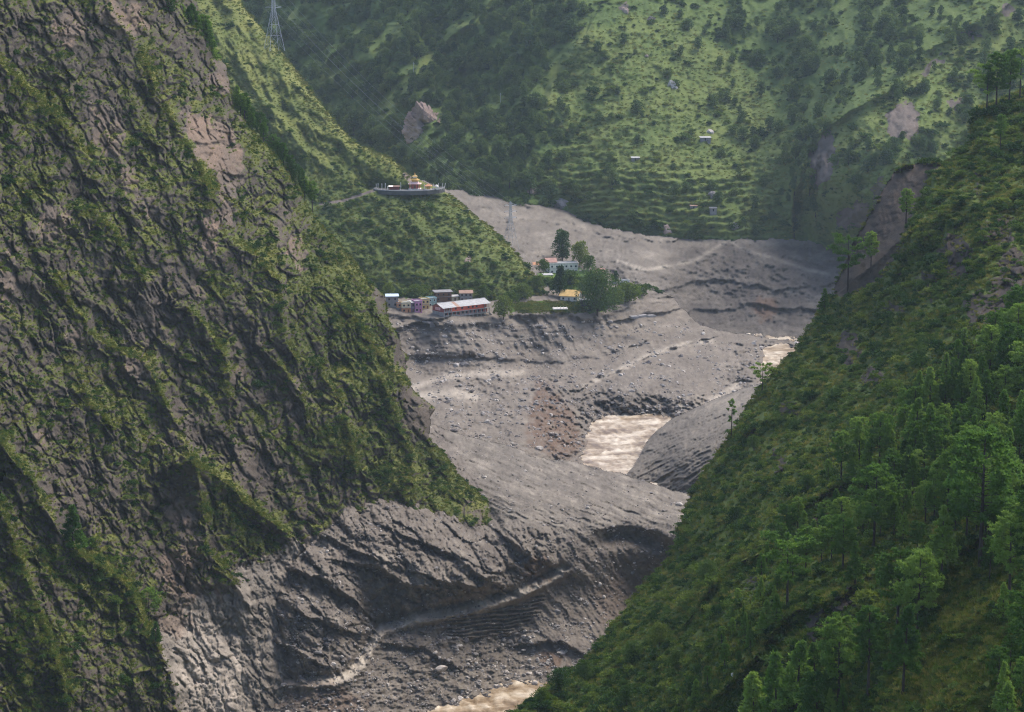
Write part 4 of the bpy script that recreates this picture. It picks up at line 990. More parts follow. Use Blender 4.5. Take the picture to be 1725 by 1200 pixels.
s = MASS['temple_spur']
cl = np.clip(0.35 + 1.8 * fbm(s.PX / 26, s.PY / 20, 3, 911), 0.02, 2) * infr(s.PX, s.PY)
court = (s.PX > 622) & (s.PX < 756) & (s.PY > 303) & (s.PY < 328)
roadm = np.exp(-(seg_dist(s.PX, s.PY, [(530, 346), (580, 339), (630, 321)])[0] / 4) ** 2)
cl = cl * (~court) * (1 - roadm)
px, py, P, _ = pick('temple_spur', cl * (0.3 + sstep(180, 420, s.PY)), 3600)
scatter('spur_shrubs', SHRUBS, 4, P, rng.gamma(2.0, 0.45, len(P)) + 0.4, 0.8, 'dark shrubs over the grassy spur below the temple', 'shrubs')
px, py, P, _ = pick('temple_spur', (0.5 + 2.5 * np.exp(-s.dist / 8)) * infr(s.PX, s.PY) * (~court) * (1 - roadm), 20000)
scatter('spur_grass', TUFTS, 3, P, rng.uniform(.7, 1.6, len(P)), 0.8, 'yellow green grass along the crest of the temple spur', 'grass')

s = MASS['village_terrace']
vgt = np.clip(s.att['veg'], 0, 1)
px, py, P, _ = pick('village_terrace', (vgt > 0.3) * (infr(s.PX, s.PY)) * (s.PY > 470) * ((s.PY < 506) | (s.PX > 985)), 700)
scatter('village_shrubs', SHRUBS, 4, P, rng.gamma(3, 0.4, len(P)) + .5, 0.8, 'green shrubs between the houses of the village terrace', 'shrubs')

fw = polymask(s.PX, s.PY, [(860, 512), (900, 508), (985, 508), (1010, 516), (985, 526), (930, 526), (880, 528)], 3, 3, 12, 907)
px, py, P, _ = pick('village_terrace', fw, 2600)
scatter('field_crop', TUFTS, 3, P, rng.uniform(.5, 1.3, len(P)), 0.8, 'uneven green crop in the small field beside the lodge', 'crop')

# ---- trees on the far hillside: the largest one by one, the rest as one wood
s = MASS['far_hillside']
leftw = 1 - sstep(880, 1000, s.PX + (s.PY - 150) * 0.15)
cl = np.clip(0.35 + 2.2 * fbm(s.PX / 55, s.PY / 40, 3, 921), 0, 2)
lines = np.zeros(s.PX.shape)
for pts in ([(823, 3), (708, 115), (655, 171), (640, 220)], [(676, 49), (600, 108), (540, 140)], [(985, 55), (930, 140), (915, 190)], [(520, 5), (460, 50)]):
    d, sg = seg_dist(s.PX, s.PY, pts); lines = np.maximum(lines, np.exp(-(d / 12) ** 2))
upr = sstep(230, 60, s.PY) * sstep(1100, 1300, s.PX)
wgt = (leftw * (0.35 + cl) + (1 - leftw) * (0.03 + 0.11 * cl ** 1.4) * (1 - 0.85 * s.fld) + 0.55 * upr * cl * (1 - s.spr) + 0.02 + s.spr * 0.03 * cl) * (1 - 0.9 * lines) * (1 - s.rk)
rd, _ = seg_dist(s.PX, s.PY, [(1345, 240), (1352, 330), (1385, 400)]); wgt = wgt + 0.7 * np.exp(-rd / 14)
wgt = wgt * ~((np.hypot((s.PX - 716) / 36, (s.PY - 222) / 44) < 1))
wgt = wgt * (s.PX > 400) * (s.PX < 1790) * (s.PY > -40) * (s.PY < 402)
px, py, P, _ = pick('far_hillside', wgt, 3300)
siz = rng.gamma(7, 0.105, len(P)) + 0.25
# small thorn bushes
pxs, pys, Ps, _ = pick('far_hillside', infr(s.PX, s.PY) * (0.12 + cl ** 1.5) * (1 - .5 * lines) * (1 - .6 * s.fld) * (1 - s.rk), 5000)
pxs2, pys2, Pt, _ = pick('far_hillside', infr(s.PX, s.PY) * (.4 + s.fld + .6 * s.spr) * (1 - s.rk), 16000)
scatter('hillside_grass', TUFTS, 3, Pt, rng.uniform(.8, 2.2, len(Pt)), 0.7, 'tall grass and crops over the terraced far hillside', 'grass')
scatter('hillside_shrubs', SHRUBS, 4, Ps, rng.gamma(2.5, 0.6, len(Ps)) + 0.7, 0.7, 'low green shrubs dotted over the far hillside', 'shrubs')
order = np.argsort(-siz * (px > 560) * (py > 0) * (px < 1480))
big, small = order[:285], order[285:]
scatter('hillside_woods', WOODS, 3, P[small] - np.array([0, 0, .6]), siz[small], 1.0, 'dark woods filling the gullies of the far hillside', 'woods')

def tree(kind, pos, scale, label, group, name='pine_tree', cat='tree', rz=None, lib=PINES, sx=1.0):
    t, c, H = lib[kind]
    r = bpy.data.objects.new(name, None); COL.objects.link(r)
    r.empty_display_size = 1; r.location = pos; r.scale = (scale * sx, scale * sx, scale); r.rotation_euler = (0, 0, random.uniform(0, 6.28) if rz is None else rz)
    r['label'] = label; r['category'] = cat
    if group: r['group'] = group
    for nm, me in (('trunk', t), ('crown', c)):
        o = bpy.data.objects.new(nm, me); COL.objects.link(o); o.parent = r
    return r

for i in big:
    x, y = px[i], py[i]
    form = ('rounded', 'tall narrow', 'low spreading')[i % 3] + (' big' if siz[i] > 1.25 else '')
    if s.fld[s.rc(x, y)] > 0.5: zone = ('in the open upper part of the terraced fields' if y < 150 else 'in the middle of the terraced fields' if y < 270 else 'on the lowest field terraces by the mud plain')
    elif x > 1345: zone = 'on the rocky spur beyond the mud plain'
    elif x > 960: zone = 'above the terraced fields' if y < 160 else 'between the terraced fields and the rocky spur'
    elif y > 265: zone = 'in the woods just above the mud fan'
    elif x > 765: zone = 'in the gully woods along the edge of the terraced fields' if y > 120 else 'high in the gully woods over the terraced fields'
    elif y > 160: zone = 'in the woods around the split rock outcrop' if x > 640 else 'in the woods behind the crest of the temple spur'
    elif y > 80: zone = 'on the wooded slope above the split rock outcrop'
    else: zone = 'on the highest wooded slope beyond the tall pylon'
    lab = form + ' dark tree ' + zone
    tree(('far', 'far2', 'far3')[i % 3], P[i] - np.array([0, 0, .6]), siz[i], lab, 'trees on the far hillside', 'hillside_tree', 'tree', lib=BROAD)

# ---- pines of the near slope: (foot x, foot y, height in picture rows, kind, label)
NP = [
 (1651, 955, 232, 'round', 'tallest pine on the slope, with a broad bright top and a long dark trunk'),
 (1546, 1064, 142, 'round2', 'big dome crowned pine with a thick dark trunk standing on open dark grass'),
 (1512, 1052, 128, 'round2', 'full leafy pine whose crown merges with the dome crowned pine on open grass'),
 (1412, 1190, 160, 'round', 'round crowned pine with a long bare trunk in the lower clearing'),
 (1462, 1178, 165, 'slim', 'slender pine between the round crowned pine and the cone shaped pine in the lower clearing'),
 (1521, 1170, 158, 'cone', 'cone shaped pine with a straight trunk at the edge of the lower clearing'),
 (1472, 922, 142, 'round', 'tall round pine rising from the end of the yellow grass ridge'),
 (1326, 1026, 130, 'flat', 'lone flat topped pine with a bare dark trunk on the narrow grass ridge'),
 (1357, 962, 78, 'round', 'small round pine just uphill of the lone flat topped pine'),
 (1586, 972, 126, 'cone', 'pointed pine with a thin straight trunk beside dark rocks'),
 (1545, 930, 54, 'round2', 'small dome shaped pine uphill of the pointed pine by the rocks'),
 (1556, 815, 62, 'flat', 'spreading flat topped pine in the middle of the upper stand'),
 (1630, 830, 112, 'round2', 'broad pine behind the tallest pine of the slope'),
 (1420, 958, 92, 'round2', 'pale round pine above the bare rock band'),
 (1440, 985, 76, 'cone2', 'small dense cone pine at the upper end of the rock band'),
 (1700, 1010, 150, 'round', 'wide pine at the edge of the dark grass clearing'),
 (1722, 1120, 130, 'round2', 'bushy pine overhanging the dark grass clearing'),
 (1690, 1200, 90, 'cone2', 'young pine at the foot of the dark grass clearing'),
 (1745, 1000, 190, 'round', 'large pine half out of sight above the dark grass clearing'),
 (1306, 1262, 170, 'cone2', 'young pine in the bright thicket below the rock band'),
 (1340, 1240, 170, 'cone', 'pointed young pine standing highest in the bright thicket'),
 (1268, 1275, 150, 'cone2', 'young pine at the outer edge of the bright thicket'),
 (1375, 1240, 110, 'round2', 'rounded young pine next to the round crowned pine of the lower clearing'),
 (1345, 1160, 70, 'cone2', 'layered young fir like pine below the rock band'),
 (1290, 1070, 62, 'cone2', 'pine seedling clump tree on the narrow grass ridge'),
 (1255, 1085, 56, 'cone', 'thin young pine on the grass rib beneath the lone flat topped pine'),
 (1308, 1052, 54, 'cone2', 'young pine close below the lone flat topped pine'),
 (1220, 1132, 52, 'slim', 'thin pine with a bare stem above the pale boulder'),
 (1284, 660, 48, 'flat', 'flat topped pine alone on the skyline of the slope above the river bend'),
 (1232, 738, 66, 'bare', 'nearly bare thin pine on the skyline beside the mound'),
 (1258, 715, 24, 'flat', 'small leaning pine next to the nearly bare pine'),
 (1428, 492, 92, 'flat', 'sparse tall pine standing against the earth cliff'),
 (1467, 458, 66, 'slim', 'slim pine growing in front of the earth cliff'),
 (1526, 385, 66, 'slim', 'thin pine between the earth cliff and the green crest'),
 (1388, 530, 44, 'cone2', 'small pine on the skyline below the earth cliff'),
 (1678, 185, 92, 'round', 'pine with the widest crown in the skyline group'),
 (1662, 192, 80, 'flat', 'outermost pine of the skyline group with sparse branches'),
 (1700, 172, 84, 'slim', 'tall pine in the middle of the skyline group'),
 (1718, 165, 78, 'flat', 'innermost pine of the skyline group with a bare stem'),
 (1685, 255, 60, 'slim', 'dark pine on the slope just under the skyline group'),
 (1395, 812, 40, 'slim', 'small pine at the lower tip of the upper stand'),
]
sD = MASS['forest_slope']
def slope_pine(x, y, h, kind, label, group):
    p = sD.at(x, y)
    H = PINES[kind][2]
    tree(kind, p + Vector((0, 0, -0.3)), h * p.y / FPX / H * 1.02, label, group, sx=random.uniform(.92, 1.15))
for x, y, h, kind, label in NP: slope_pine(x, y, h, kind, label, 'pines on the near slope')
FORM = {'round': 'round topped', 'round2': 'broad round', 'cone': 'pointed', 'cone2': 'bushy pointed', 'slim': 'slender', 'flat': 'flat topped'}
def fill(poly, n, hm, kinds, label, gap=13, zone=None):
    xs = [p[0] for p in poly]; ys = [p[1] for p in poly]; got = [(a[0], a[1]) for a in NP]; k = 0; tries = 0
    while k < n and tries < 6000:
        tries += 1
        x, y = random.uniform(min(xs), max(xs)), random.uniform(min(ys), max(ys))
        if not inside(np.array([x]), np.array([y]), poly)[0]: continue
        if min((x - a) ** 2 + ((y - b_) * 1.4) ** 2 for a, b_ in got) < gap * gap: continue
        got.append((x, y)); k += 1
        p = sD.at(x, y); h = random.uniform(*hm) * FPX / p.y
        kd = random.choice(kinds); slope_pine(x, y, h, kd, FORM[kd] + (' taller ' if h * p.y / FPX > (hm[0] + hm[1]) / 2 else ' shorter ') + label + (zone(x, y) if zone else ''), 'pines on the near slope')
fill([(1385, 815), (1430, 760), (1500, 720), (1580, 690), (1640, 640), (1760, 560), (1760, 820), (1640, 850), (1540, 860), (1480, 830)], 78, (8.5, 14), ['cone2', 'cone', 'round2', 'round', 'cone2', 'slim'], 'pine in the upper stand, ', 13, lambda x, y: 'near its tip by the yellow grass ridge' if x < 1470 else 'along its upper fringe' if y < 720 - (x - 1500) * .4 else 'behind the tallest pine' if x > 1600 else 'in its middle')
fill([(1640, 640), (1690, 590), (1760, 560), (1760, 700)], 14, (12, 17), ['round', 'round2'], 'pine on the highest part of the upper stand', 18)
fill([(1290, 930), (1380, 880), (1480, 860), (1560, 880), (1540, 920), (1440, 930), (1330, 985)], 26, (6, 11), ['cone2', 'round2', 'cone', 'slim'], 'pine scattered below the yellow grass ridge', 15)
fill([(1500, 850), (1600, 850), (1730, 870), (1730, 960), (1680, 930), (1610, 900)], 20, (8, 14), ['round', 'cone', 'slim', 'round2'], 'dark trunked pine around the tallest pine', 17)
fill([(1230, 1290), (1290, 1190), (1370, 1130), (1420, 1150), (1420, 1290)], 26, (6, 10), ['cone2', 'cone2', 'round2', 'cone'], 'young pine packed in the bright thicket below the rock band', 15)
fill([(1660, 960), (1740, 920), (1740, 1250), (1650, 1250), (1700, 1100)], 14, (6, 11), ['round2', 'cone2', 'round'], 'pine bordering the dark grass clearing', 22)
fill([(1170, 1190), (1250, 1000), (1330, 900), (1330, 1000), (1260, 1120)], 16, (4, 7), ['cone2', 'slim', 'cone'], 'pine among the shrubs of the lower slope', 22)
fill([(1560, 720), (1700, 560), (1640, 560), (1480, 700)], 10, (4, 8), ['cone2', 'slim'], 'pine above the fringe of the upper stand', 20)

# leafy trees along the river side of the near slope
for x, y, h, kind, lab in [(942, 1170, 50, 'near', 'dark leafy tree leaning over the lower river'), (915, 1190, 36, 'near2', 'small leafy tree at the water beside the lower river'), (985, 1150, 44, 'near', 'dark leafy tree just above the lower river bank'),
                      (1190, 985, 46, 'near', 'dark leafy tree in the hollow beside the grass rib'), (1240, 890, 40, 'near', 'dark leafy tree on the steep face below the bare grey rock'), (1110, 1090, 44, 'near2', 'light green tree low on the slope above the shrubs'),
                      (1065, 1120, 46, 'near', 'dark leafy tree among the shrubs of the lowest slope'), (1140, 1130, 38, 'near2', 'light green tree by the dark hollow low on the slope'), (1360, 830, 34, 'near', 'dark leafy tree under the yellow grass ridge'),
                      (1055, 1190, 40, 'near', 'dark leafy tree at the foot of the lowest slope'), (1165, 1180, 46, 'near', 'dark leafy tree below the pale boulder'), (1270, 760, 30, 'near', 'dark leafy tree near the skyline above the mound')]:
    p = sD.at(x, y); tree(kind, p + Vector((0, 0, -.4)), h * p.y / FPX / BROAD[kind][2], lab, 'leafy trees on the near slope', 'leafy_tree', 'tree', lib=BROAD)

# pines behind the edge of the cliff
sA = MASS['rock_cliff']
def edge_pines(pts, n, hpx, label):
    L = [math.hypot(b_[0] - a[0], b_[1] - a[1]) for a, b_ in zip(pts[:-1], pts[1:])]
    for i in range(n):
        t = (i + random.uniform(.1, .9)) / n * sum(L); j = 0
        while t > L[j] and j < len(L) - 1: t -= L[j]; j += 1
        u = t / L[j]; x = pts[j][0] + (pts[j + 1][0] - pts[j][0]) * u; y = pts[j][1] + (pts[j + 1][1] - pts[j][1]) * u
        p = sA.at(x - 8, y)
        q = Vector(place(x + random.uniform(-5, 3), y + random.uniform(2, 8), p.y + random.uniform(8, 22)).tolist())
        kind = random.choice(['slim', 'cone', 'round', 'cone2']); h = random.uniform(*hpx)
        tree(kind, q + Vector((0, 0, -1)), h * q.y / FPX / PINES[kind][2], label, 'pines along the cliff edge', sx=1.15)
edge_pines([(272, 20), (300, 40), (322, 62), (345, 86), (362, 104)], 16, (45, 66), 'pine in the row along the top edge of the cliff')
edge_pines([(392, 178), (412, 205), (440, 238)], 7, (38, 56), 'pine behind the cliff edge below the gap')
edge_pines([(440, 240), (470, 270), (505, 318), (528, 362)], 9, (38, 54), 'pine behind the cliff edge facing the grassy spur')
for x, y, h, kind, lab in [(122, 932, 84, 'cone2', 'blue green pine in the cleft of the cliff'), (250, 1046, 58, 'round2', 'bright leafy pine at the edge of the shaded rib'), (262, 1085, 40, 'cone2', 'small dark pine below the bright pine on the shaded rib')]:
    p = sA.at(x, y); tree(kind, p + Vector((0, 1, -.5)), h * p.y / FPX / PINES[kind][2], lab, None, sx=1.3)
# ------------------------------------------------------------------ things people built
class MB:
    def __init__(s): s.V = []; s.F = []
    def box(s, x0, y0, z0, x1, y1, z1):
        o = len(s.V); s.V += [(x, y, z) for z in (z0, z1) for y in (y0, y1) for x in (x0, x1)]
        s.F += [tuple(o + i for i in f) for f in ((0, 2, 3, 1), (4, 5, 7, 6), (0, 1, 5, 4), (2, 6, 7, 3), (0, 4, 6, 2), (1, 3, 7, 5))]; return s
    def bar(s, a, b, r, k=4):
        V, F = tube_np([a, b], [r, r], k); o = len(s.V)
        s.V += [tuple(v) for v in V]; s.F += [tuple(int(i) + o for i in f) for f in F]; return s
    def poly(s, pts, faces):
        o = len(s.V); s.V += pts; s.F += [tuple(o + i for i in f) for f in faces]; return s
    def prism(s, prof, x0, x1):
        """profile in (y, z), extruded along x"""
        n = len(prof); o = len(s.V)
        s.V += [(x0, y, z) for y, z in prof] + [(x1, y, z) for y, z in prof]
        s.F += [tuple(o + i for i in range(n)), tuple(o + n + i for i in reversed(range(n)))]
        s.F += [(o + i, o + n + i, o + n + (i + 1) % n, o + (i + 1) % n) for i in range(n)]; return s
    def build(s, name, mat, parent=None, loc=None, rot_=None):
        me = bpy.data.meshes.new(name); me.from_pydata(s.V, [], s.F); me.materials.append(mat)
        bm = bmesh.new(); bm.from_mesh(me); bmesh.ops.recalc_face_normals(bm, faces=bm.faces); bm.to_mesh(me); bm.free()
        ob = bpy.data.objects.new(name, me); COL.objects.link(ob)
        if parent: ob.parent = parent
        if loc: ob.location = loc
        if rot_: ob.rotation_euler = rot_
        return ob
def again(src, loc, parent, rot_=None):
    o = src.copy(); COL.objects.link(o); o.parent = parent; o.location = loc
    if rot_: o.rotation_euler = rot_
    return o
def thing(name, loc, label, cat, group=None, rz=0, sc=1):
    r = bpy.data.objects.new(name, None); COL.objects.link(r); r.location = loc; r.rotation_euler = (0, 0, rz); r.scale = (sc, sc, sc)
    r['label'] = label; r['category'] = cat
    if group: r['group'] = group
    return r
def tag(o, label, cat, group=None):
    o['label'] = label; o['category'] = cat
    if group: o['group'] = group
    return o

K = dict(slate=(0.085, 0.080, 0.074), red=(0.60, 0.115, 0.07), darkred=(0.28, 0.07, 0.055), conc=(0.30, 0.29, 0.28), grey=(0.22, 0.21, 0.205), dark=(0.035, 0.035, 0.04), white=(0.82, 0.75, 0.65), tin=(0.40, 0.39, 0.375), rust=(0.34, 0.21, 0.15),
         blue=(0.50, 0.60, 0.68), orange=(0.52, 0.25, 0.13), cream=(0.60, 0.50, 0.30), purple=(0.19, 0.14, 0.20), pink=(0.52, 0.24, 0.40), yellow=(0.52, 0.42, 0.18), teal=(0.26, 0.42, 0.42), wood=(0.16, 0.085, 0.05), redroof=(0.40, 0.225, 0.175), ochre=(0.58, 0.38, 0.14),
         glass=(0.03, 0.04, 0.05), stone=(0.25, 0.235, 0.225), gold=(0.55, 0.34, 0.09), steel=(0.42, 0.43, 0.44), signw=(0.72, 0.50, 0.48))
PM = {k: flat_mat('paint_' + k, v, 0.75, 0.18, 0.5) for k, v in K.items()}
PM['glass'].node_tree.nodes['Principled BSDF'].inputs['Roughness'].default_value = 0.2
sG = MASS['village_terrace']
def ground_y(px, py, Z):
    """point on level Z seen at the given place of the picture"""
    Y = (CAMZ - Z) / float(slope_of(py)); return Vector(place(px, py, Y).tolist())

def window(parent, x, y, z, w_, h, axis='x', fm='white', pm='glass', out=-1):
    """a pane with a frame standing proud; axis: the wall runs along x or y; out: the side it faces"""
    f = MB(); t = 0.12; a = 0.10
    def bx(u0, z0, u1, z1, d0, d1):
        if axis == 'x': f.box(u0, min(y + out * d0, y + out * d1), z0, u1, max(y + out * d0, y + out * d1), z1)
        else: f.box(min(x + out * d0, x + out * d1), u0, z0, max(x + out * d0, x + out * d1), u1, z1)
    c = x if axis == 'x' else y
    bx(c - w_ / 2 - t, z - t, c + w_ / 2 + t, z, .004, a); bx(c - w_ / 2 - t, z + h, c + w_ / 2 + t, z + h + t, .004, a)
    bx(c - w_ / 2 - t, z, c - w_ / 2, z + h, .004, a); bx(c + w_ / 2, z, c + w_ / 2 + t, z + h, .004, a)
    fo = f.build('window', PM[fm], parent)
    f = MB(); bx(c - w_ / 2, z, c + w_ / 2, z + h, .006, .05)
    f.build('pane', PM[pm], fo)
    return fo

# ---- the long red lodge on stilts
zg = 63.5
P0 = ground_y(747, 543.5, zg)
ang = math.atan2(0.60, 0.80)
lodge = thing('red_lodge', P0, 'long red two storey lodge on concrete stilts with a pale tin roof', 'building', rz=ang)
Lh, Wd = 35.5, 12.0
for z, nm in ((3.0, 'floor_slab'), (6.0, 'floor_slab')):
    MB().box(-0.5, -0.9, z, Lh + .3, Wd, z + .28).build(nm, PM['conc'], lodge)
MB().box(1.0, 4.2, -2, Lh - 1, Wd - .2, 3.0).build('basement_wall', PM['grey'], lodge)
MB().box(0, 0.05, -2.0, .25, Wd - .1, 3.0).build('end_wall', PM['grey'], lodge)
MB().box(0.26, 1.6, 3.28, Lh - .2, Wd - .2, 6.0).build('lower_wall', PM['darkred'], lodge)
MB().box(0, 0.0, 3.28, .25, Wd, 6.0).build('end_wall', PM['conc'], lodge)
uw = MB().box(6.0, 0.0, 6.28, Lh - 4.0, Wd - .02, 9.0).build('upper_wall', PM['red'], lodge)
MB().box(0.26, 2.2, 6.28, 5.99, Wd - .2, 9.0).build('balcony_wall', PM['darkred'], lodge)
MB().box(Lh - 3.99, 2.2, 6.28, Lh - .3, Wd - .2, 9.0).build('balcony_wall', PM['darkred'], lodge)
MB().poly([(0, 0, 6.28), (0, Wd, 6.28), (0, Wd, 9.0), (0, Wd / 2, 11.4), (0, 0, 9.0), (.25, 0, 6.28), (.25, Wd, 6.28), (.25, Wd, 9.0), (.25, Wd / 2, 11.4), (.25, 0, 9.0)],
          [(0, 1, 2, 3, 4), (9, 8, 7, 6, 5), (0, 5, 6, 1), (1, 6, 7, 2), (2, 7, 8, 3), (3, 8, 9, 4), (4, 9, 5, 0)]).build('gable_wall', PM['darkred'], lodge)
sg_ = MB().box(-.12, 3.4, 7.2, -.01, 8.6, 8.9).build('sign_board', PM['signw'], lodge)
for k in range(3): MB().box(-.15, 4.0, 7.5 + .45 * k, -.121, 8.0, 7.66 + .45 * k).build('lettering', PM['red'], sg_)
post = None
for i in range(12):
    x = 0.15 + i * (Lh - 0.5) / 11
    if post is None: post = MB().box(0, -.75, -2.5, .38, -.37, 6.0).build('post', PM['conc'], lodge, (x, 0, 0))
    else: again(post, (x, 0, 0), lodge)
pin = MB().box(0, 3.6, -2.5, .35, 3.95, 3.0).build('inner_post', PM['conc'], lodge, (2, 0, 0))
for i in range(1, 9): again(pin, (2 + i * 4, 0, 0), lodge)
up = MB().box(0, -.7, 6.28, .25, -.45, 9.0).build('balcony_post', PM['conc'], lodge, (0.2, 0, 0))
for x in (2.2, 4.2, 5.7, Lh - 3.9, Lh - 2, Lh - .5): again(up, (x, 0, 0), lodge)
for z in (3.28, 6.28):
    r = MB()
    xs = [0, Lh] if z < 5 else [0, 5.9]
    r.box(xs[0], -.86, z + .95, xs[1], -.78, z + 1.05).box(xs[0], -.85, z + .45, xs[1], -.79, z + .53)
    for i in range(int((xs[1] - xs[0]) / 1.6)): r.box(xs[0] + i * 1.6, -.85, z, xs[0] + i * 1.6 + .06, -.79, z + .95)
    r.build('railing', PM['steel'], lodge)
for x in (9.5, 14.5, 19.5, 22.8, 25.8): window(lodge, x, 0, 7.35, 1.3, 1.1, 'x', 'darkred')
for x in (3, 6, 9, 12.4, 16, 19, 22, 25, 28, 31): window(lodge, x, 1.6, 3.9, 1.5, 1.5, 'x', 'wood')
for x in (7.6, 17.4, 26.6): MB().box(x, 1.5, 3.29, x + 1, 1.59, 5.5).build('door', PM['wood'], lodge)
st = None
for i in range(14):                                                     # roof sheets, each lapped a little over the next
    x = -1.0 + i * (Lh + 2.0) / 14; w_ = (Lh + 2.0) / 14 + .05; dz = 0.03 * (i % 2)
    for sgn in (0, 1):
        y0, y1 = (-1.0, Wd / 2) if sgn == 0 else (Wd + 1.0, Wd / 2)
        m_ = MB(); n = 8; pts = []
        for j in range(n + 1):
            xx = x + w_ * j / n; rp = .05 * (j % 2)
            pts += [(xx, y0, 8.95 + rp + dz), (xx, y1, 11.55 + rp + dz)]
        m_.poly(pts, [(2 * j, 2 * j + 2, 2 * j + 3, 2 * j + 1) for j in range(n)])
        ob = m_.build('roof_sheet', PM['rust'] if (i, sgn) in ((4, 0), (9, 1)) else PM['tin'], lodge)
MB().box(-1.0, Wd / 2 - .25, 11.6, Lh + 1, Wd / 2 + .25, 11.72).build('ridge_cap', PM['tin'], lodge)
MB().box(-9.5, 2.0, -.2, -0.3, 9.5, .6).build('terrace_slab', PM['stone'], lodge)
MB().box(-9.0, 1.6, -2.5, -0.3, 1.98, -.2).build('terrace_wall', PM['grey'], lodge)
MB().poly([(Lh + .4, 0, 3.2), (Lh + .4, 1.4, 3.2), (Lh + 4.4, 0, -.4), (Lh + 4.4, 1.4, -.4), (Lh + .4, 0, 2.9), (Lh + .4, 1.4, 2.9), (Lh + 4.0, 0, -.4), (Lh + 4.0, 1.4, -.4)],
          [(0, 1, 3, 2), (4, 6, 7, 5), (0, 2, 6, 4), (1, 5, 7, 3), (0, 4, 5, 1), (2, 3, 7, 6)]).build('stair', PM['conc'], lodge)

# ---- houses
def house(px, py, Z, w_, d, hs, wall, roof, label, ang_=0.5, roofkind='shed', storeys=2, side=None, balcony=None, group='village houses', win='wood', name='house', nwin=2, lower=None, over=.6):
    p = ground_y(px, py, Z)
    r = thing(name, p + Vector((0, 0, -.15)), label, 'house', group, rz=ang_)
    H = hs * storeys
    MB().box(0, 0, -1.5, w_, d, hs).build('wall', PM[lower or wall], r)
    if storeys > 1: MB().box(0, 0, hs + .16, w_, d, H).build('wall', PM[wall], r)
    if storeys > 1: MB().box(-.15, -.5 if balcony else -.1, hs, w_ + .15, d + .1, hs + .16).build('floor_slab', PM['conc'], r)
    if side: MB().box(-.06, -.002, -1.5, -.002, d, H).build('side_wall', PM[side], r)
    for s_ in range(storeys):
        for i in range(nwin):
            x = w_ * (i + .5) / nwin
            if s_ == 0 and i == nwin // 2: MB().box(x - .5, -.08, 0.01, x + .5, -.002, 2.0).build('door', PM[win], r)
            else: window(r, x, 0, s_ * (hs + .16) + .9, 1.0, 1.1, 'x', win)
        window(r, 0 if not side else -.06, d * .5, s_ * (hs + .16) + .9, 1.0, 1.0, 'y', win)
    if balcony and storeys > 1:
        m_ = MB().box(-.1, -.49, hs + 1.0, w_ + .1, -.42, hs + 1.08)
        for i in range(int(w_ / .8) + 1): m_.box(i * .8, -.48, hs + .16, i * .8 + .05, -.43, hs + 1.0)
        m_.build('railing', PM[balcony], r)
    if roofkind == 'shed': MB().prism([(-over, H + .25), (d + over, H + .75), (d + over, H + .87), (-over, H + .37)], -over, w_ + over).build('roof', PM[roof], r)
    elif roofkind == 'flat':
        MB().box(-.2, -.2, H, w_ + .2, d + .2, H + .25).build('roof', PM[roof], r)
        m_ = MB().box(-.2, -.2, H + .25, w_ + .2, 0, H + .8).box(-.2, d, H + .25, w_ + .2, d + .2, H + .8).box(-.2, 0, H + .25, 0, d, H + .8).box(w_, 0, H + .25, w_ + .2, d, H + .8)
        m_.build('parapet', PM[wall], r)
    elif roofkind == 'gable':
        e = H; t_ = H + d * .30
        MB().prism([(-over, e - .05), (d / 2, t_ + .15), (d / 2, t_ + .3), (-over, e + .1)], -over, w_ + over).build('roof', PM[roof], r)
        MB().prism([(d / 2 + .002, t_ + .15), (d + over, e - .05), (d + over, e + .1), (d / 2 + .002, t_ + .3)], -over, w_ + over).build('roof', PM[roof], r)
        MB().poly([(0, 0, H), (0, d, H), (0, d / 2, t_), (w_, 0, H), (w_, d, H), (w_, d / 2, t_)], [(0, 1, 2), (3, 5, 4)]).build('gable', PM[wall], r)
    return r
A5 = 0.35
house(651, 526, 68, 7.5, 7, 3.3, 'grey', 'blue', 'grey concrete house with a pale blue tin roof at the end of the row', .1, 'shed', 3, name='concrete_house', nwin=2)
house(669, 526.5, 68, 3.3, 7, 2.9, 'orange', 'tin', 'narrow orange house next to the grey concrete house', .3, 'flat', 2, balcony='cream', nwin=1, lower='grey')
house(677, 527, 68, 5.8, 6, 3.0, 'cream', 'tin', 'cream house with an orange ground floor and a railed balcony', .3, 'flat', 2, balcony='white', nwin=2, lower='orange')
house(691.5, 526, 68, 3.6, 7, 2.9, 'purple', 'tin', 'dark purple house with a pale sloping tin roof', .3, 'shed', 2, nwin=1)
house(699.5, 526, 68, 4.6, 7, 3.3, 'pink', 'conc', 'bright pink house standing beside the dark purple house', .35, 'flat', 2, balcony='purple', nwin=2)
house(710.5, 521, 68.5, 5.2, 6, 3.0, 'yellow', 'conc', 'yellow house between the pink house and the red lodge', .35, 'flat', 2, balcony='white', nwin=2)
house(721.5, 517, 68.5, 5.6, 5, 2.6, 'teal', 'conc', 'teal house half hidden behind the red lodge', .35, 'flat', 2, nwin=2, win='white')
house(734, 508, 70, 10.5, 6, 2.9, 'wood', 'grey', 'brown timber house with a grey roof behind the lodge', .25, 'shed', 2, balcony='wood', nwin=3, over=.9)
house(775, 508, 70, 8, 5, 2.7, 'grey', 'rust', 'small grey house with a brown roof behind the lodge', .1, 'gable', 2, nwin=3)
house(761, 507, 70, 4.4, 4, 2.6, 'cream', 'tin', 'low cream shed between the timber house and the brown roofed house', .2, 'shed', 1, nwin=1, name='shed')

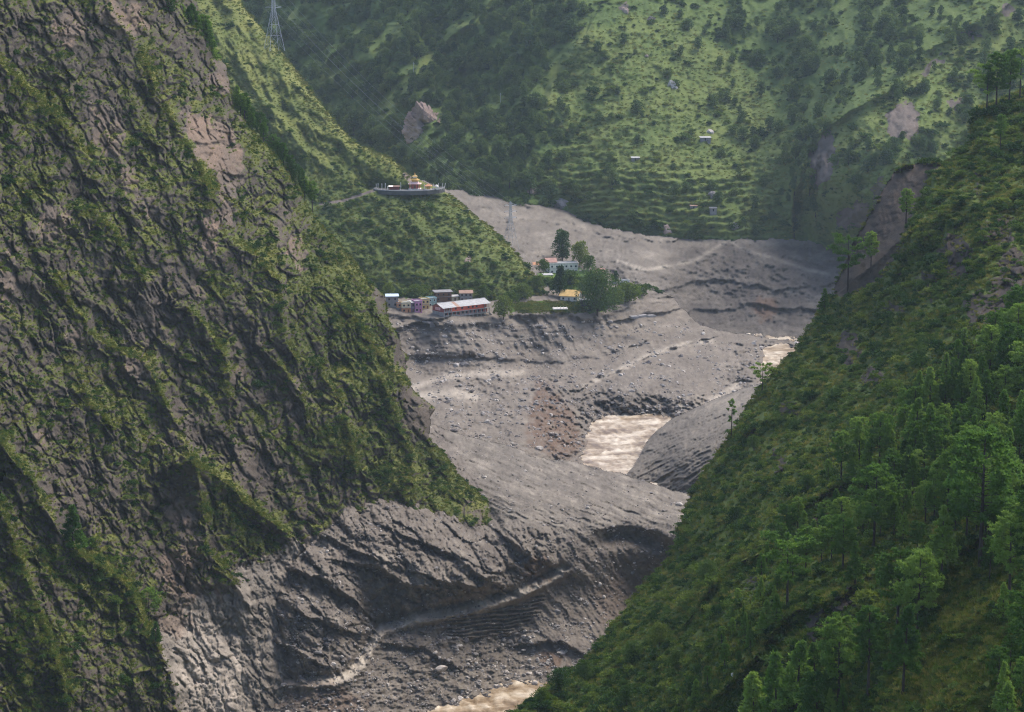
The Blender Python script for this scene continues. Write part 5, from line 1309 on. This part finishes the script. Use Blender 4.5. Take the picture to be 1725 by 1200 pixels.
# upper village
wh = house(926, 461, 72.5, 20, 9, 3.3, 'white', 'conc', 'long white two storey building with flat parapet above the dark spire tree', .12, 'flat', 2, nwin=6, win='grey', name='white_building', over=.3)
house(921, 459, 73, 7, 8, 3.5, 'white', 'redroof', 'tall white house with a small red roof joined to the long white building', .2, 'gable', 2, nwin=2, win='grey')
house(892, 453, 75, 6.5, 5, 2.6, 'white', 'orange', 'low house with an orange roof at the edge of the grassy spur', .2, 'gable', 1, nwin=2)
house(917, 471, 70, 6, 5, 2.8, 'white', 'tin', 'small white house half hidden under trees below the long white building', .2, 'shed', 1, nwin=2)
house(1000, 466, 71, 8, 6.5, 3.2, 'white', 'redroof', 'white house with a red roof to the side of the long white building', .15, 'gable', 1, nwin=2, win='grey')
house(1024, 483, 68.5, 6.5, 5, 2.9, 'white', 'tin', 'small white house above the leafy bushes at the scarp', .15, 'flat', 1, nwin=2)
house(1043, 481, 68.5, 7, 5, 3.0, 'white', 'grey', 'damaged white house with dark openings at the edge of the mud', .1, 'flat', 1, nwin=3, win='dark')
house(978, 466, 70.5, 5, 5, 2.8, 'grey', 'grey', 'plain grey house beside the white building', .1, 'gable', 1, nwin=2)
house(944, 506, 67.5, 11.5, 11, 3.0, 'white', 'ochre', 'white house with a steep ochre roof facing the green field', -.28, 'gable', 1, nwin=3, win='grey', over=.9)
vs = house(978, 512, 67.3, 5.6, 3.5, 2.3, 'dark', 'white', 'small dark open shed with a white roof under the big tree', .05, 'shed', 1, nwin=2, win='dark', name='shed')
p = ground_y(932, 521, 66.8)
t = thing('concrete_plot', p, 'pale concrete plot with short white posts in the green field', 'foundation', rz=.1)
MB().box(0, 0, -.3, 9.5, 4.5, .35).build('slab', PM['white'], t)
pp = MB().box(0, 0, .35, .25, .25, 1.6).build('post', PM['white'], t, (.3, .3, 0))
for i in range(1, 5): again(pp, (.3 + i * 2.1, .3, 0), t)
p = ground_y(868, 512, 67.4)
t = thing('field_fence', p, 'low dark fence along the back of the green field', 'fence', rz=.12)
fp = MB().box(0, 0, -.3, .14, .14, 1.4).build('post', PM['wood'], t)
for i in range(1, 15): again(fp, (i * 2, 0, 0), t)
rl = MB().box(0, -.05, .55, 28.2, -.002, .68).build('rail', PM['wood'], t); again(rl, (0, 0, .5), t)
p = ground_y(1064, 536, 58.5)
t = thing('broken_road', p, 'broken concrete road slab sticking out of the mud bank', 'road slab', rz=.42)
for i, (dz, ry) in enumerate(((0, .02), (.15, -.03), (-.1, .04))): MB().box(0, 0, -1.3, 5.9, 4, 0).build('slab', PM['stone'], t, (i * 6.1, 0, dz + .9), (0, ry, 0.05 * i))
p = ground_y(703, 551, 59)
t = thing('broken_road', p, 'cracked concrete slab edge in the mud below the painted houses', 'road slab', rz=.2)
for i, dz in enumerate((0, .2, .1)): MB().box(0, 0, -1.1, 3.9, 3, 0).build('slab', PM['stone'], t, (i * 4.1, 0, dz + .5), (0, .04 * (i - 1), 0))
tag(MB().box(-.8, -.5, -.6, .8, .5, .9).poly([(-.8, -.5, .9), (.8, -.5, .9), (.5, .2, 1.3), (-.6, .1, 1.4)], [(0, 1, 2, 3)]).build('white_tank', PM['white'], None, ground_y(757, 543, 63.2)), 'small white water tank on the mud in front of the red lodge', 'tank')

# village trees
VT = [(947, 447, 60, 'oval', 'tall oval tree standing alone behind the white building', 1.0), (977, 449, 42, 'ball', 'bright round tree behind the end of the white building', .8), (991, 457, 27, 'ball', 'dark round tree beside the white building', 1.0), (915, 457, 19, 'low', 'dark bushy tree in front of the red roofed white house', 1.0),
      (944, 500, 54, 'spire', 'dark spire shaped conifer in front of the white building', 1.0), (1006, 532, 78, 'big', 'great spreading tree at the edge of the scarp', 1.0), (1037, 478, 23, 'spire', 'small dark conifer above the small white houses', 1.1), (848, 538, 40, 'ball', 'spreading dark tree at the end of the red lodge', 1.0),
      (1060, 510, 32, 'low', 'leafy green bush hanging over the scarp by the damaged house', 1.1), (1080, 500, 20, 'low', 'small green bush on the tip of the village terrace', 1.1), (1035, 518, 34, 'ball', 'bright leafy tree beside the great spreading tree', 1.1), (960, 478, 22, 'low', 'green bushy tree below the white building', 1.1), (880, 504, 26, 'low', 'dark bushy tree at the foot of the grassy spur', 1.0),
      (905, 488, 24, 'ball', 'dark tree under the crest of the grassy spur', 1.0), (700, 500, 20, 'low', 'dark tree behind the painted houses', 1.2), (815, 506, 26, 'ball', 'green tree behind the far end of the lodge roof', 1.0), (655, 500, 24, 'ball', 'dark tree behind the grey concrete house', 1.0), (860, 512, 20, 'low', 'green bush between the lodge and the field', 1.2)]
for x, y, h, kind, lab, sx in VT:
    Y = min(sG.at(x, y).y, MASS['temple_spur'].at(x, y).y if x < 930 and y < 515 else 1e9)
    p = Vector(place(x, y, Y).tolist())
    tree(kind, p + Vector((0, 0, -.4)), h * p.y / FPX / BROAD[kind][2] * 1.03, lab, None, 'village_tree', 'tree', lib=BROAD, sx=sx)

# ---- temple court on the spur
sB = MASS['temple_spur']
YE = min(sB.at(x_, 327).y for x_ in range(640, 745, 5)) - 2.0
zt = CAMZ - YE * float(slope_of(321.5))
def tp(px, py=320.0, dz=0.0): return ground_y(px, py, zt) + Vector((0, 0, dz))
edge = [tp(629, 319.2), tp(640, 321), (tp(660, 322)), tp(690, 322.6), tp(720, 321.4), tp(740, 319.4), tp(749, 317.2)]
wallt = thing('retaining_wall', edge[3], 'curved grey retaining wall carrying the temple court on the spur', 'wall')
m_ = MB(); q = [e - edge[3] for e in edge]
for a, b_ in zip(q[:-1], q[1:]):
    m_.poly([(a.x, a.y, -2.7), (b_.x, b_.y, -2.7), (b_.x, b_.y, -.5), (a.x, a.y, -.5), (a.x, a.y + 1, -2.7), (b_.x, b_.y + 1, -2.7), (b_.x, b_.y + 1, -.5), (a.x, a.y + 1, -.5)], [(0, 1, 2, 3), (4, 7, 6, 5), (3, 2, 6, 7), (0, 4, 5, 1)])
m_.build('wall', PM['slate'], wallt)
m_ = MB()
m_.poly([(v.x, v.y - .25, -.5) for v in q] + [(v.x, v.y + 14, -.5) for v in reversed(q)] + [(v.x, v.y - .25, 0) for v in q] + [(v.x, v.y + 14, 0) for v in reversed(q)],
        [tuple(range(14)), tuple(range(27, 13, -1))] + [(i, (i + 1) % 14, 14 + (i + 1) % 14, 14 + i) for i in range(14)])
m_.build('court_floor', PM['slate'], wallt)
m_ = MB()
for a, b_ in zip(q[:-1], q[1:]):
    m_.poly([(a.x, a.y, .003), (b_.x, b_.y, .003), (b_.x, b_.y, .4), (a.x, a.y, .4), (a.x, a.y + .3, .003), (b_.x, b_.y + .3, .003), (b_.x, b_.y + .3, .55), (a.x, a.y + .3, .55)], [(0, 1, 2, 3), (4, 7, 6, 5), (3, 2, 6, 7)])
m_.build('parapet', PM['conc'], wallt)

def tier_roof(parent, z, w_, h, mat, top=.25, nm='roof'):
    a = w_ / 2; b_ = a * top
    n = 8; pts = []
    for zz, r_ in ((z, a), (z + .12, a * 1.02), (z + h * .35, a * .62), (z + h, b_)):
        pts += [(-r_, -r_, zz), (r_, -r_, zz), (r_, r_, zz), (-r_, r_, zz)]
    F = [(3, 2, 1, 0)] + [(4 * k + i, 4 * k + (i + 1) % 4, 4 * k + 4 + (i + 1) % 4, 4 * k + 4 + i) for k in range(3) for i in range(4)] + [(12, 13, 14, 15)]
    return MB().poly(pts, F).build(nm, PM[mat], parent)
def at_court(px, back): e = tp(px, 321); return Vector((e.x * (1 + back / e.y), e.y + back, zt))
T = thing('temple', at_court(699, 6), 'three tiered golden temple with pink eaves on the walled court', 'temple')
MB().box(-4.2, -4.2, 0, 4.2, 4.2, .8).build('plinth', PM['white'], T)
MB().box(-1.4, -5.2, 0, 1.4, -4.21, .4).build('stair', PM['stone'], T)
MB().box(-2.5, -2.5, .8, 2.5, 2.5, 4.0).build('wall', PM['darkred'], T)
MB().box(-.7, -2.6, .81, .7, -2.51, 3.0).build('door', PM['wood'], T)
cp = MB().box(-.18, -.18, .8, .18, .18, 4.0).build('column', PM['red'], T, (-3.4, -3.4, 0))
for x, y in ((-1.2, -2.7), (1.2, -2.7), (3.4, -2.7), (-3.4, 3.4), (3.4, 3.4), (-3.4, 0), (3.4, 0)): again(cp, (x, y, 0), T)
tier_roof(T, 4.0, 8.8, 1.5, 'signw', .5)
MB().box(-2.0, -2.0, 5.4, 2.0, 2.0, 6.6).build('wall', PM['gold'], T)
tier_roof(T, 6.6, 6.2, 1.5, 'gold', .4)
MB().box(-1.2, -1.2, 8.0, 1.2, 1.2, 9.0).build('wall', PM['white'], T)
tier_roof(T, 9.0, 3.6, 1.4, 'ochre', .12)
V, F = tube_np([(0, 0, 10.3), (0, 0, 10.9), (0, 0, 11.2), (0, 0, 12.4)], [.35, .45, .15, .03], 8)
sp = MB(); sp.V = [tuple(v) for v in V]; sp.F = [tuple(int(i) for i in f) for f in F]; sp.build('spire', PM['gold'], T)
for x, y in ((-3.6, -3.6), (3.6, -3.6), (-2.4, -2.4), (2.4, -2.4)):
    MB().poly([(x - .25, y - .25, 4.1 if abs(x) > 3 else 6.9), (x + .25, y - .25, 4.1 if abs(x) > 3 else 6.9), (x, y, 5.5 if abs(x) > 3 else 8.0), (x, y + .3, 4.1 if abs(x) > 3 else 6.9)], [(0, 1, 2), (1, 3, 2), (3, 0, 2), (0, 3, 1)]).build('finial', PM['gold'], T)
T = thing('pavilion', at_court(721.5, 5), 'small square pavilion with a pointed orange roof beside the temple', 'pavilion')
MB().box(-2.3, -2.3, 0, 2.3, 2.3, .4).build('plinth', PM['white'], T)
cp = MB().box(-.15, -.15, .4, .15, .15, 2.5).build('column', PM['yellow'], T, (-1.9, -1.9, 0))
for x, y in ((1.9, -1.9), (-1.9, 1.9), (1.9, 1.9), (0, -1.9)): again(cp, (x, y, 0), T)
MB().box(-1.2, -1.2, .4, 1.2, 1.2, 2.4).build('wall', PM['gold'], T)
tier_roof(T, 2.5, 5.4, 1.7, 'orange', .06)
T = thing('white_shrine', at_court(735.7, 4), 'tiny white domed shrine on a post near the end of the court', 'shrine')
MB().box(-.4, -.4, 0, .4, .4, 2.0).build('pedestal', PM['white'], T)
V, F = tube_np([(0, 0, 2.0), (0, 0, 2.2), (0, 0, 2.9), (0, 0, 3.4), (0, 0, 3.7)], [1.5, 1.5, 1.1, .4, .05], 10)
sp = MB(); sp.V = [tuple(v) for v in V]; sp.F = [tuple(int(i) for i in f) for f in F]; sp.build('dome', PM['white'], T)
T = thing('shelter', at_court(664, 5), 'low open red brown shelter with a white awning on the court', 'shelter')
for x in (-3.4, -1, 1.2, 3.4): MB().box(x, -1, 0, x + .18, -.82, 2.2).build('post', PM['wood'], T)
MB().box(-3.3, .8, 0, 3.5, 1.0, 2.1).build('back_wall', PM['darkred'], T)
MB().prism([(-1.4, 2.2), (1.3, 2.6), (1.3, 2.7), (-1.4, 2.3)], -.6, 3.9).build('roof', PM['rust'], T)
MB().prism([(-1.6, 2.1), (1.0, 2.7), (1.0, 2.8), (-1.6, 2.2)], -3.9, -.7).build('awning', PM['white'], T)
for px_, h, ln, lab in [(633.5, 4.6, 0, 'first'), (636.5, 5.0, .02, 'b'), (643.2, 4.8, 0, 'c'), (648.5, 5.0, .03, 'd'), (675, 5.6, 0, 'e'), (652.5, 3.0, 0, 'f'), (730, 4.6, .05, 'g'), (739, 5.0, -.03, 'h'), (744, 4.8, .12, 'i'), (747.5, 5.2, .22, 'j'), (715, 4.2, 0, 'k')]:
    left = px_ < 690
    T = thing('flag_pole', at_court(px_, 1.2), 'thin pale prayer flag pole on the court beside the ' + ('low shelter' if left else 'pavilion and white shrine'), 'pole', 'prayer flag poles ' + ('beside the low shelter' if left else 'around the pavilion'))
    T.rotation_euler = (0, ln, 0)
    MB().bar((0, 0, 0), (0, 0, h), .09).build('pole', PM['white'], T)
    MB().box(.092, -.02, h * .3, .30, .02, h * .96).build('banner', PM['white'], T)

# ---- power line
def pylon(base, H, bw, label, rz, q=1.0):
    T = thing('pylon', base, label, 'pylon', 'pylons of the power line', rz=rz)
    def wd(z): t = z / H; return bw * (0.5 - 0.40 * min(1, t / .62)) if t < .62 else bw * (.10 - .05 * (t - .62) / .38)
    zs = [0]
    while zs[-1] < H * .97: zs.append(min(H, zs[-1] + max(1.6, 1.9 * wd(zs[-1]))))
    for a, b_ in ((-1, -1), (1, -1), (1, 1), (-1, 1)):
        m_ = MB()
        for z0, z1 in zip(zs[:-1], zs[1:]): m_.bar((a * wd(z0), b_ * wd(z0), z0), (a * wd(z1), b_ * wd(z1), z1), .15 * q)
        m_.build('leg', PM['steel'], T)
    m_ = MB(); cs = ((-1, -1), (1, -1), (1, 1), (-1, 1))
    for z0, z1 in zip(zs[:-1], zs[1:]):
        for i in range(4):
            a, b_ = cs[i], cs[(i + 1) % 4]
            m_.bar((a[0] * wd(z0), a[1] * wd(z0), z0), (b_[0] * wd(z1), b_[1] * wd(z1), z1), .085 * q, 3).bar((b_[0] * wd(z0), b_[1] * wd(z0), z0), (a[0] * wd(z1), a[1] * wd(z1), z1), .085 * q, 3)
            m_.bar((a[0] * wd(z1), a[1] * wd(z1), z1), (b_[0] * wd(z1), b_[1] * wd(z1), z1), .075 * q, 3)
    m_.build('lattice', PM['steel'], T)
    tips = []
    for f in (.66, .79, .92):
        z = H * f; L = bw * .55; m_ = MB()
        for sgn in (-1, 1):
            for yy in (-1, 1): m_.bar((sgn * wd(z), yy * wd(z), z), (sgn * L, 0, z + .3), .12, 3)
            m_.bar((sgn * wd(z + 1.5), 0, z + 1.6), (sgn * L, 0, z + .3), .12, 3)
            tips.append(Vector((sgn * L, 0, z - .6)))
        m_.build('crossarm', PM['steel'], T)
        for sgn in (-1, 1): MB().bar((sgn * L, 0, z + .3), (sgn * L, 0, z - .6), .14).build('insulator', PM['glass'], T)
    mw = Matrix.Translation(base) @ Matrix.Rotation(rz, 4, 'Z')
    return [mw @ v for v in tips]
sB = MASS['temple_spur']
b1 = Vector(place(462, 86, sB.at(462, 95).y + 4).tolist()); b2 = Vector(place(860, 420, 1592).tolist())
t1 = pylon(b1, 48, 12, 'tall lattice pylon on the crest above the grassy spur', .5)
t2 = pylon(b2, 33, 9, 'lattice pylon rising behind the crest of the spur near the mud plain', .5, .7)
for i, (a, b_) in enumerate(zip(t1, t2)):
    pts = [a.lerp(b_, k / 24) - Vector((0, 0, 9 * 4 * (k / 24) * (1 - k / 24))) for k in range(25)]
    V, F = tube_np([tuple(p) for p in pts], [.028] * 25, 4)
    m_ = MB(); m_.V = [tuple(v) for v in V]; m_.F = [tuple(int(i) for i in f) for f in F]
    tag(m_.build('power_cable', PM['steel']), 'thin cable sagging between the two pylons', 'cable', 'cables between the two pylons')
sC = MASS['far_hillside']
for x, y, h, lab in [(697, 126, 21, 'thin white pole on the grass ridge high above the rock outcrop'), (843, 175, 18, 'thin grey pole in the woods beside the terraced fields')]:
    p = sC.at(x, y); T = thing('pole', p, lab, 'pole'); hh = h * p.y / FPX
    MB().bar((0, 0, -1), (0, 0, hh), .16).build('shaft', PM['steel'], T); MB().box(-.9, -.08, hh * .88, .9, .08, hh * .88 + .16).build('crossarm', PM['steel'], T)

# ---- farm buildings on the far hillside
for x, y, w_, d, roof, lab in [(862, 298, 7.5, 4, 'grey', 'dark grey roofed farm shed above the mud fan'), (880, 297, 5, 3, 'conc', 'small pale farm shed beside the dark grey roofed shed'), (1180, 237, 8, 4, 'tin', 'pale roofed hut under the small pointed rock'), (1064, 271, 6, 3, 'tin', 'pale tin roof among dark trees on the hillside'), (1196, 356, 5, 3, 'grey', 'small grey hut beside the grey boulder'), (1163, 352, 5, 3, 'rust', 'small brown hut low on the hillside')]:
    p = sC.at(x, y); T = thing('farm_hut', p + Vector((0, -2, 0)), lab, 'hut', 'farm huts on the hillside', rz=.1)
    MB().box(0, 0, -3, w_, d, 2.3).build('wall', PM['stone'], T); MB().prism([(-.6, 2.3), (d + .5, 3.0), (d + .5, 3.15), (-.6, 2.45)], -.5, w_ + .5).build('roof', PM[roof], T)
    MB().box(w_ * .4, -.08, 0, w_ * .4 + 1, -.002, 1.9).build('door', PM['dark'], T)
# ------------------------------------------------------------------ rocks
def rock_mat(name, dark, mid, pale, scale=0.5):
    m, nt, b = new_mat(name); g = NT(nt)
    tc = g.n('ShaderNodeTexCoord').outputs['Object']
    n = g.noise(scale, 6, .65, tc); n2 = g.noise(scale * 4, 5, .7, tc)
    f = g.math('ADD', g.math('MULTIPLY', n, .6), g.math('MULTIPLY', n2, .4))
    g.l(g.ramp(f, [(0.32, dark), (0.5, mid), (0.68, pale)]), b.inputs['Base Color'])
    b.inputs['Roughness'].default_value = .9; b.inputs['Specular IOR Level'].default_value = .2
    bp = g.n('ShaderNodeBump'); bp.inputs['Strength'].default_value = .6; bp.inputs['Distance'].default_value = .3
    g.l(n2, bp.inputs['Height']); g.l(bp.outputs['Normal'], b.inputs['Normal'])
    return m
R_GREY = rock_mat('boulder_grey', (.13, .12, .115), (.24, .22, .205), (.36, .32, .29))
R_PALE = rock_mat('boulder_pale', (.28, .25, .22), (.46, .41, .36), (.62, .56, .49))
R_PINK = rock_mat('outcrop_pink', (.12, .09, .08), (.30, .22, .18), (.50, .39, .33), .12)
R_DARK = rock_mat('boulder_dark', (.06, .055, .052), (.12, .105, .10), (.20, .175, .16))
def rock_mesh(tag_, seed, sub=2, cut=9, sq=(1, 1, .7), mat=R_GREY, rough_=.10):
    rg = np.random.default_rng(seed)
    bm = bmesh.new(); bmesh.ops.create_icosphere(bm, subdivisions=sub, radius=1)
    V = np.array([v.co[:] for v in bm.verts])
    for _ in range(cut):                                               # planes that split the block
        n = rg.normal(0, 1, 3); n /= np.linalg.norm(n); d = rg.uniform(.55, .85)
        k = V @ n; V = np.where((k > d)[:, None], V - np.outer(k - d, n), V)
    V = V * (1 + rough_ * fbm(V[:, 0] * 2 + seed, V[:, 1] * 2 + V[:, 2], 3, seed)[:, None]) * np.array(sq)
    for v, c in zip(bm.verts, V): v.co = c
    me = bpy.data.meshes.new(tag_); bm.to_mesh(me); bm.free(); me.materials.append(mat)
    return me
RK = [rock_mesh('rock_block_%d' % i, 50 + i, 2, 9, [(1, .8, .62), (1, .9, .8), (1.25, .8, .5), (.9, .9, .7), (1.4, .8, .55)][i % 5], [R_GREY, R_PALE, R_GREY, R_DARK, R_PALE][i % 5]) for i in range(10)]
def rock(name, p, size, label, cat='boulder', group=None, me=None, sq=(1, 1, 1)):
    o = bpy.data.objects.new(name, me or random.choice(RK)); COL.objects.link(o)
    o.location = p; o.scale = (size * sq[0], size * sq[1], size * sq[2]); o.rotation_euler = (random.uniform(-.25, .25), random.uniform(-.25, .25), random.uniform(0, 6.28))
    return tag(o, label, cat, group)
sF = MASS['near_mudflow']
# named boulders
for x, y, wpx, me, lab in [(742, 1130, 30, RK[4], 'huge flat pale boulder half buried in the slope above the lower river'), (778, 1166, 11, RK[1], 'white boulder at the edge of the lower river'), (776, 1178, 16, RK[4], 'long pale boulder lying in the edge of the lower river'), (755, 1076, 14, RK[9], 'pale slab under the raked bank of the track'),
                        (770, 1096, 9, RK[6], 'pale round boulder in the rubble below the track'), (978, 1011, 9, RK[1], 'pale tilted block high on the cut bank'), (807, 1124, 13, RK[0], 'grey boulder beside the huge flat boulder'), (786, 1114, 12, RK[4], 'pale wedge of rock above the huge flat boulder'), (878, 1173, 13, RK[3], 'dark boulder standing in the lower river'),
                        (893, 1160, 14, RK[3], 'dark boulder on the gravel bar of the lower river'), (905, 1112, 9, RK[1], 'pale block at the foot of the cut bank'), (985, 1018, 10, RK[5], 'grey block beside the pale tilted block'), (1000, 1008, 10, RK[0], 'brown grey block on the cut bank'), (765, 1182, 12, RK[6], 'pale cobble like boulder at the water edge')]:
    p = sF.at(x, y); s_ = wpx * p.y / FPX / 2 * .95
    rock('boulder', p + Vector((0, .3 * s_, .15 * s_)), s_, lab, me=me)
def strew(mass, polys, n, sz, label, group, mats=None, pw=2.2):
    s = MASS[mass]
    for i in range(n):
        poly = random.choice(polys); xs = [p[0] for p in poly]; ys = [p[1] for p in poly]
        for _ in range(40):
            x, y = random.uniform(min(xs), max(xs)), random.uniform(min(ys), max(ys))
            if inside(np.array([x]), np.array([y]), poly)[0]: break
        p = s.at(x, y); z_ = sz[0] + (sz[1] - sz[0]) * random.random() ** pw
        rock('boulder', p + Vector((0, 0, .1 * z_)), z_, label, 'boulder', group, random.choice(RK if mats is None else [RK[j] for j in mats]))
strew('near_mudflow', [[(740, 1070), (850, 1060), (960, 1080), (930, 1130), (800, 1150), (690, 1120), (690, 1090)]], 90, (.6, 2.0), 'small boulder in the rubble below the bulldozed track', 'boulders in the rubble below the track')
strew('near_mudflow', [[(800, 1150), (920, 1128), (960, 1120), (900, 1180), (850, 1200), (740, 1200)]], 45, (.6, 1.7), 'small wet boulder on the gravel bar of the lower river', 'boulders on the gravel bar')
strew('near_mudflow', [[(940, 1010), (1010, 930), (1080, 960), (1090, 1040), (1010, 1100), (960, 1090)]], 35, (.5, 1.5), 'small stone stuck in the steep cut bank', 'stones in the cut bank')
strew('village_terrace', [[(975, 690), (1050, 688), (1140, 680), (1140, 690), (985, 702)], [(945, 745), (985, 735), (985, 765), (950, 772)]], 36, (.7, 1.9), 'boulder at the water edge below the cut bank of the river bend', 'boulders lining the river bend', [0, 3, 5, 8, 1])
strew('village_terrace', [[(760, 630), (960, 625), (900, 720), (780, 715), (730, 680)]], 40, (.7, 2.2), 'dark block of rubble on the middle mud flat', 'rubble on the middle mud flat', [0, 3, 5, 8])
strew('village_terrace', [[(1050, 600), (1280, 580), (1280, 640), (1050, 655)]], 22, (.7, 1.8), 'small stone on the mud flat beside the upper river', 'stones on the mud flat by the upper river')
# gravel too small to pick apart
GRAV = proto_coll('gravel_kinds', [RK[0], RK[1], RK[3], RK[5]])
s = MASS['near_mudflow']
mskg = infr(s.PX, s.PY) * (s.PX > 420) * (0.4 + sstep(1000, 1080, s.PY)) * np.clip(.3 + 2 * fbm(s.PX / 30, s.PY / 18, 3, 951), 0, 2)
_, _, Pg, _ = pick('near_mudflow', mskg, 11000)
scatter('near_gravel', GRAV, 4, Pg, rng.gamma(1.5, .20, len(Pg)) + .12, .8, 'loose stones scattered over the near mudflow', 'gravel')
s = MASS['village_terrace']
mskg = infr(s.PX, s.PY) * (s.PY > 540) * (s.att['veg'] < .2) * np.clip(.3 + 2 * fbm(s.PX / 30, s.PY / 14, 3, 952), 0, 2)
_, _, Pg, _ = pick('village_terrace', mskg, 8000)
scatter('flat_gravel', GRAV, 4, Pg, rng.gamma(1.5, .30, len(Pg)) + .18, .8, 'loose stones scattered over the middle mud flat', 'gravel')

# outcrops on the far hillside
def outcrop(name, x, y, size, label, seed, sq=(1, 1, 1), mat=R_PINK, cut=10, rz=0.0, me=None):
    p = sC.at(x, y)
    o = bpy.data.objects.new(name, rock_mesh(name, seed, 5, cut, sq, mat, .16)); COL.objects.link(o)
    o.location = p + Vector((0, 1.5, -.1 * size)); o.scale = (size,) * 3; o.rotation_euler = (0, 0, rz)
    return tag(o, label, 'rock')
def big_outcrop():
    p = sC.at(716, 212)
    f = p.y / FPX
    # a split block: pale sloping top, overhanging dark face, ribbed foot
    rows = [(-1.0, [(-34, 28), (-10, 32), (20, 28), (34, 10)]), ]
    top = [(-36, 12), (-26, -20), (-6, -42), (8, -40), (30, -20), (34, -2)]
    bm = bmesh.new(); bmesh.ops.create_icosphere(bm, subdivisions=6, radius=1)
    V = np.array([v.co[:] for v in bm.verts])
    for n, d in (((-.75, -.45, .5), .62), ((.62, -.2, .75), .58), ((.2, -.95, -.2), .55), ((-.5, -.85, .1), .60), ((.9, -.4, -.05), .72), ((0, -.3, .95), .80), ((.5, -.8, .32), .60)):
        n = np.array(n); n = n / np.linalg.norm(n); k = V @ n; V = np.where((k > d)[:, None], V - np.outer(k - d, n), V)
    x, y, z = V[:, 0], V[:, 1], V[:, 2]
    h = z + .35 * x + .12 * fbm(x * 3 + 9, z * 3 + y, 3, 79)
    rightf = sstep(-.35, -.1, x)
    bed = h * 3.2 - np.floor(h * 3.2)                                   # beds that overhang one another
    nn = ridged(x * 2.5 - z * 1.2, z * 2.2 + x * .6 + y, 4, 77, .6) * .12 + fbm(x * 8, z * 8 + y * 3, 4, 78, .6) * .10 + .10 * facets(x * 2.6 + y, z * 3.4 - y, 76, .12) - rightf * .20 * (1 - bed) ** 2
    V = V * (1 + nn[:, None])
    V[:, 1] += .50 * rightf * np.exp(-((h - .02) / .15) ** 2) * (y < 0)
    V = V * np.array([1.10, 1.0, 1.12])
    for v, c in zip(bm.verts, V): v.co = c
    me = bpy.data.meshes.new('rock_outcrop'); bm.to_mesh(me); bm.free(); me.materials.append(R_PINK)
    o = bpy.data.objects.new('rock_outcrop', me); COL.objects.link(o)
    o.location = p + Vector((0, 6, 0)); o.scale = (34 * f,) * 3
    tag(o, 'huge split pink grey rock outcrop among the woods', 'rock')
big_outcrop()
for x, y, s_, lab, sd_, sq, mt in [(1132, 148, 6.0, 'tall pointed pale rock standing in the open field', 61, (.8, .7, 1.1), R_PALE), (1196, 224, 4.0, 'small pointed rock above the pale roofed hut', 62, (.8, .7, 1.1), R_PALE), (1052, 20, 5.5, 'brown rock near the top of the terraced fields', 63, (1.1, .8, .8), R_PINK), (1089, 94, 2.6, 'small brown stone high in the terraced fields', 64, (1, .8, .6), R_PINK),
                             (896, 321, 4.5, 'low pinkish rock at the upper edge of the mud fan', 65, (1.3, .8, .6), R_PINK), (1201, 330, 4.2, 'pale grey boulder in the lower terraced fields', 66, (1.0, .8, .9), R_GREY), (1240, 382, 4.5, 'dark grey boulder stack near the mud plain', 67, (1, .8, .9), R_GREY), (1123, 388, 4.5, 'pinkish rock at the edge of the mud plain', 68, (1, .8, 1.0), R_PINK), (944, 342, 8.0, 'pale triangular rock poking out of the mud fan', 69, (1.0, .8, .8), R_GREY),
                             (1097, 32, 4.5, 'dark rock beside the brown rock near the hilltop', 70, (1.3, .8, .6), R_DARK)]:
    outcrop('rock', x, y, s_, lab, sd_, sq, mt)
p = sD.at(1237, 1137); rock('boulder', p, 7 * p.y / FPX, 'pale boulder on the green slope below the thin bare stemmed pine', me=RK[6])
for x, y, wpx, lab in [(1392, 925, 9, 'small grey rock beside the pointed pine'), (1585, 977, 12, 'dark broken rock at the foot of the pointed pine'), (1480, 1112, 13, 'grey upright rock between the pines of the lower clearing'), (1478, 1150, 12, 'flat grey rock in the lower clearing')]:
    p = sD.at(x, y); rock('boulder', p, wpx * p.y / FPX * .5, lab, me=RK[3])
# ------------------------------------------------------------------ the air in the valley
m = bpy.data.materials.new('haze'); m.use_nodes = True
nt = m.node_tree
for n in list(nt.nodes):
    if n.type == 'BSDF_PRINCIPLED': nt.nodes.remove(n)
pv = nt.nodes.new('ShaderNodeVolumePrincipled')
pv.inputs['Color'].default_value = (0.72, 0.85, 1.0, 1)
pv.inputs['Density'].default_value = HAZE
pv.inputs['Anisotropy'].default_value = 0.2
nt.links.new(pv.outputs['Volume'], nt.nodes['Material Output'].inputs['Volume'])
zt_ = max(CAMZ, max(float(s.W[s.used][:, 2].max()) for s in MASS.values())) + 45
hz = MB().box(-3003, -603, -76, 3003, 4003, zt_).build('haze', m)
hz['kind'] = 'stuff'; hz['label'] = 'thin blue haze hanging in the valley air'
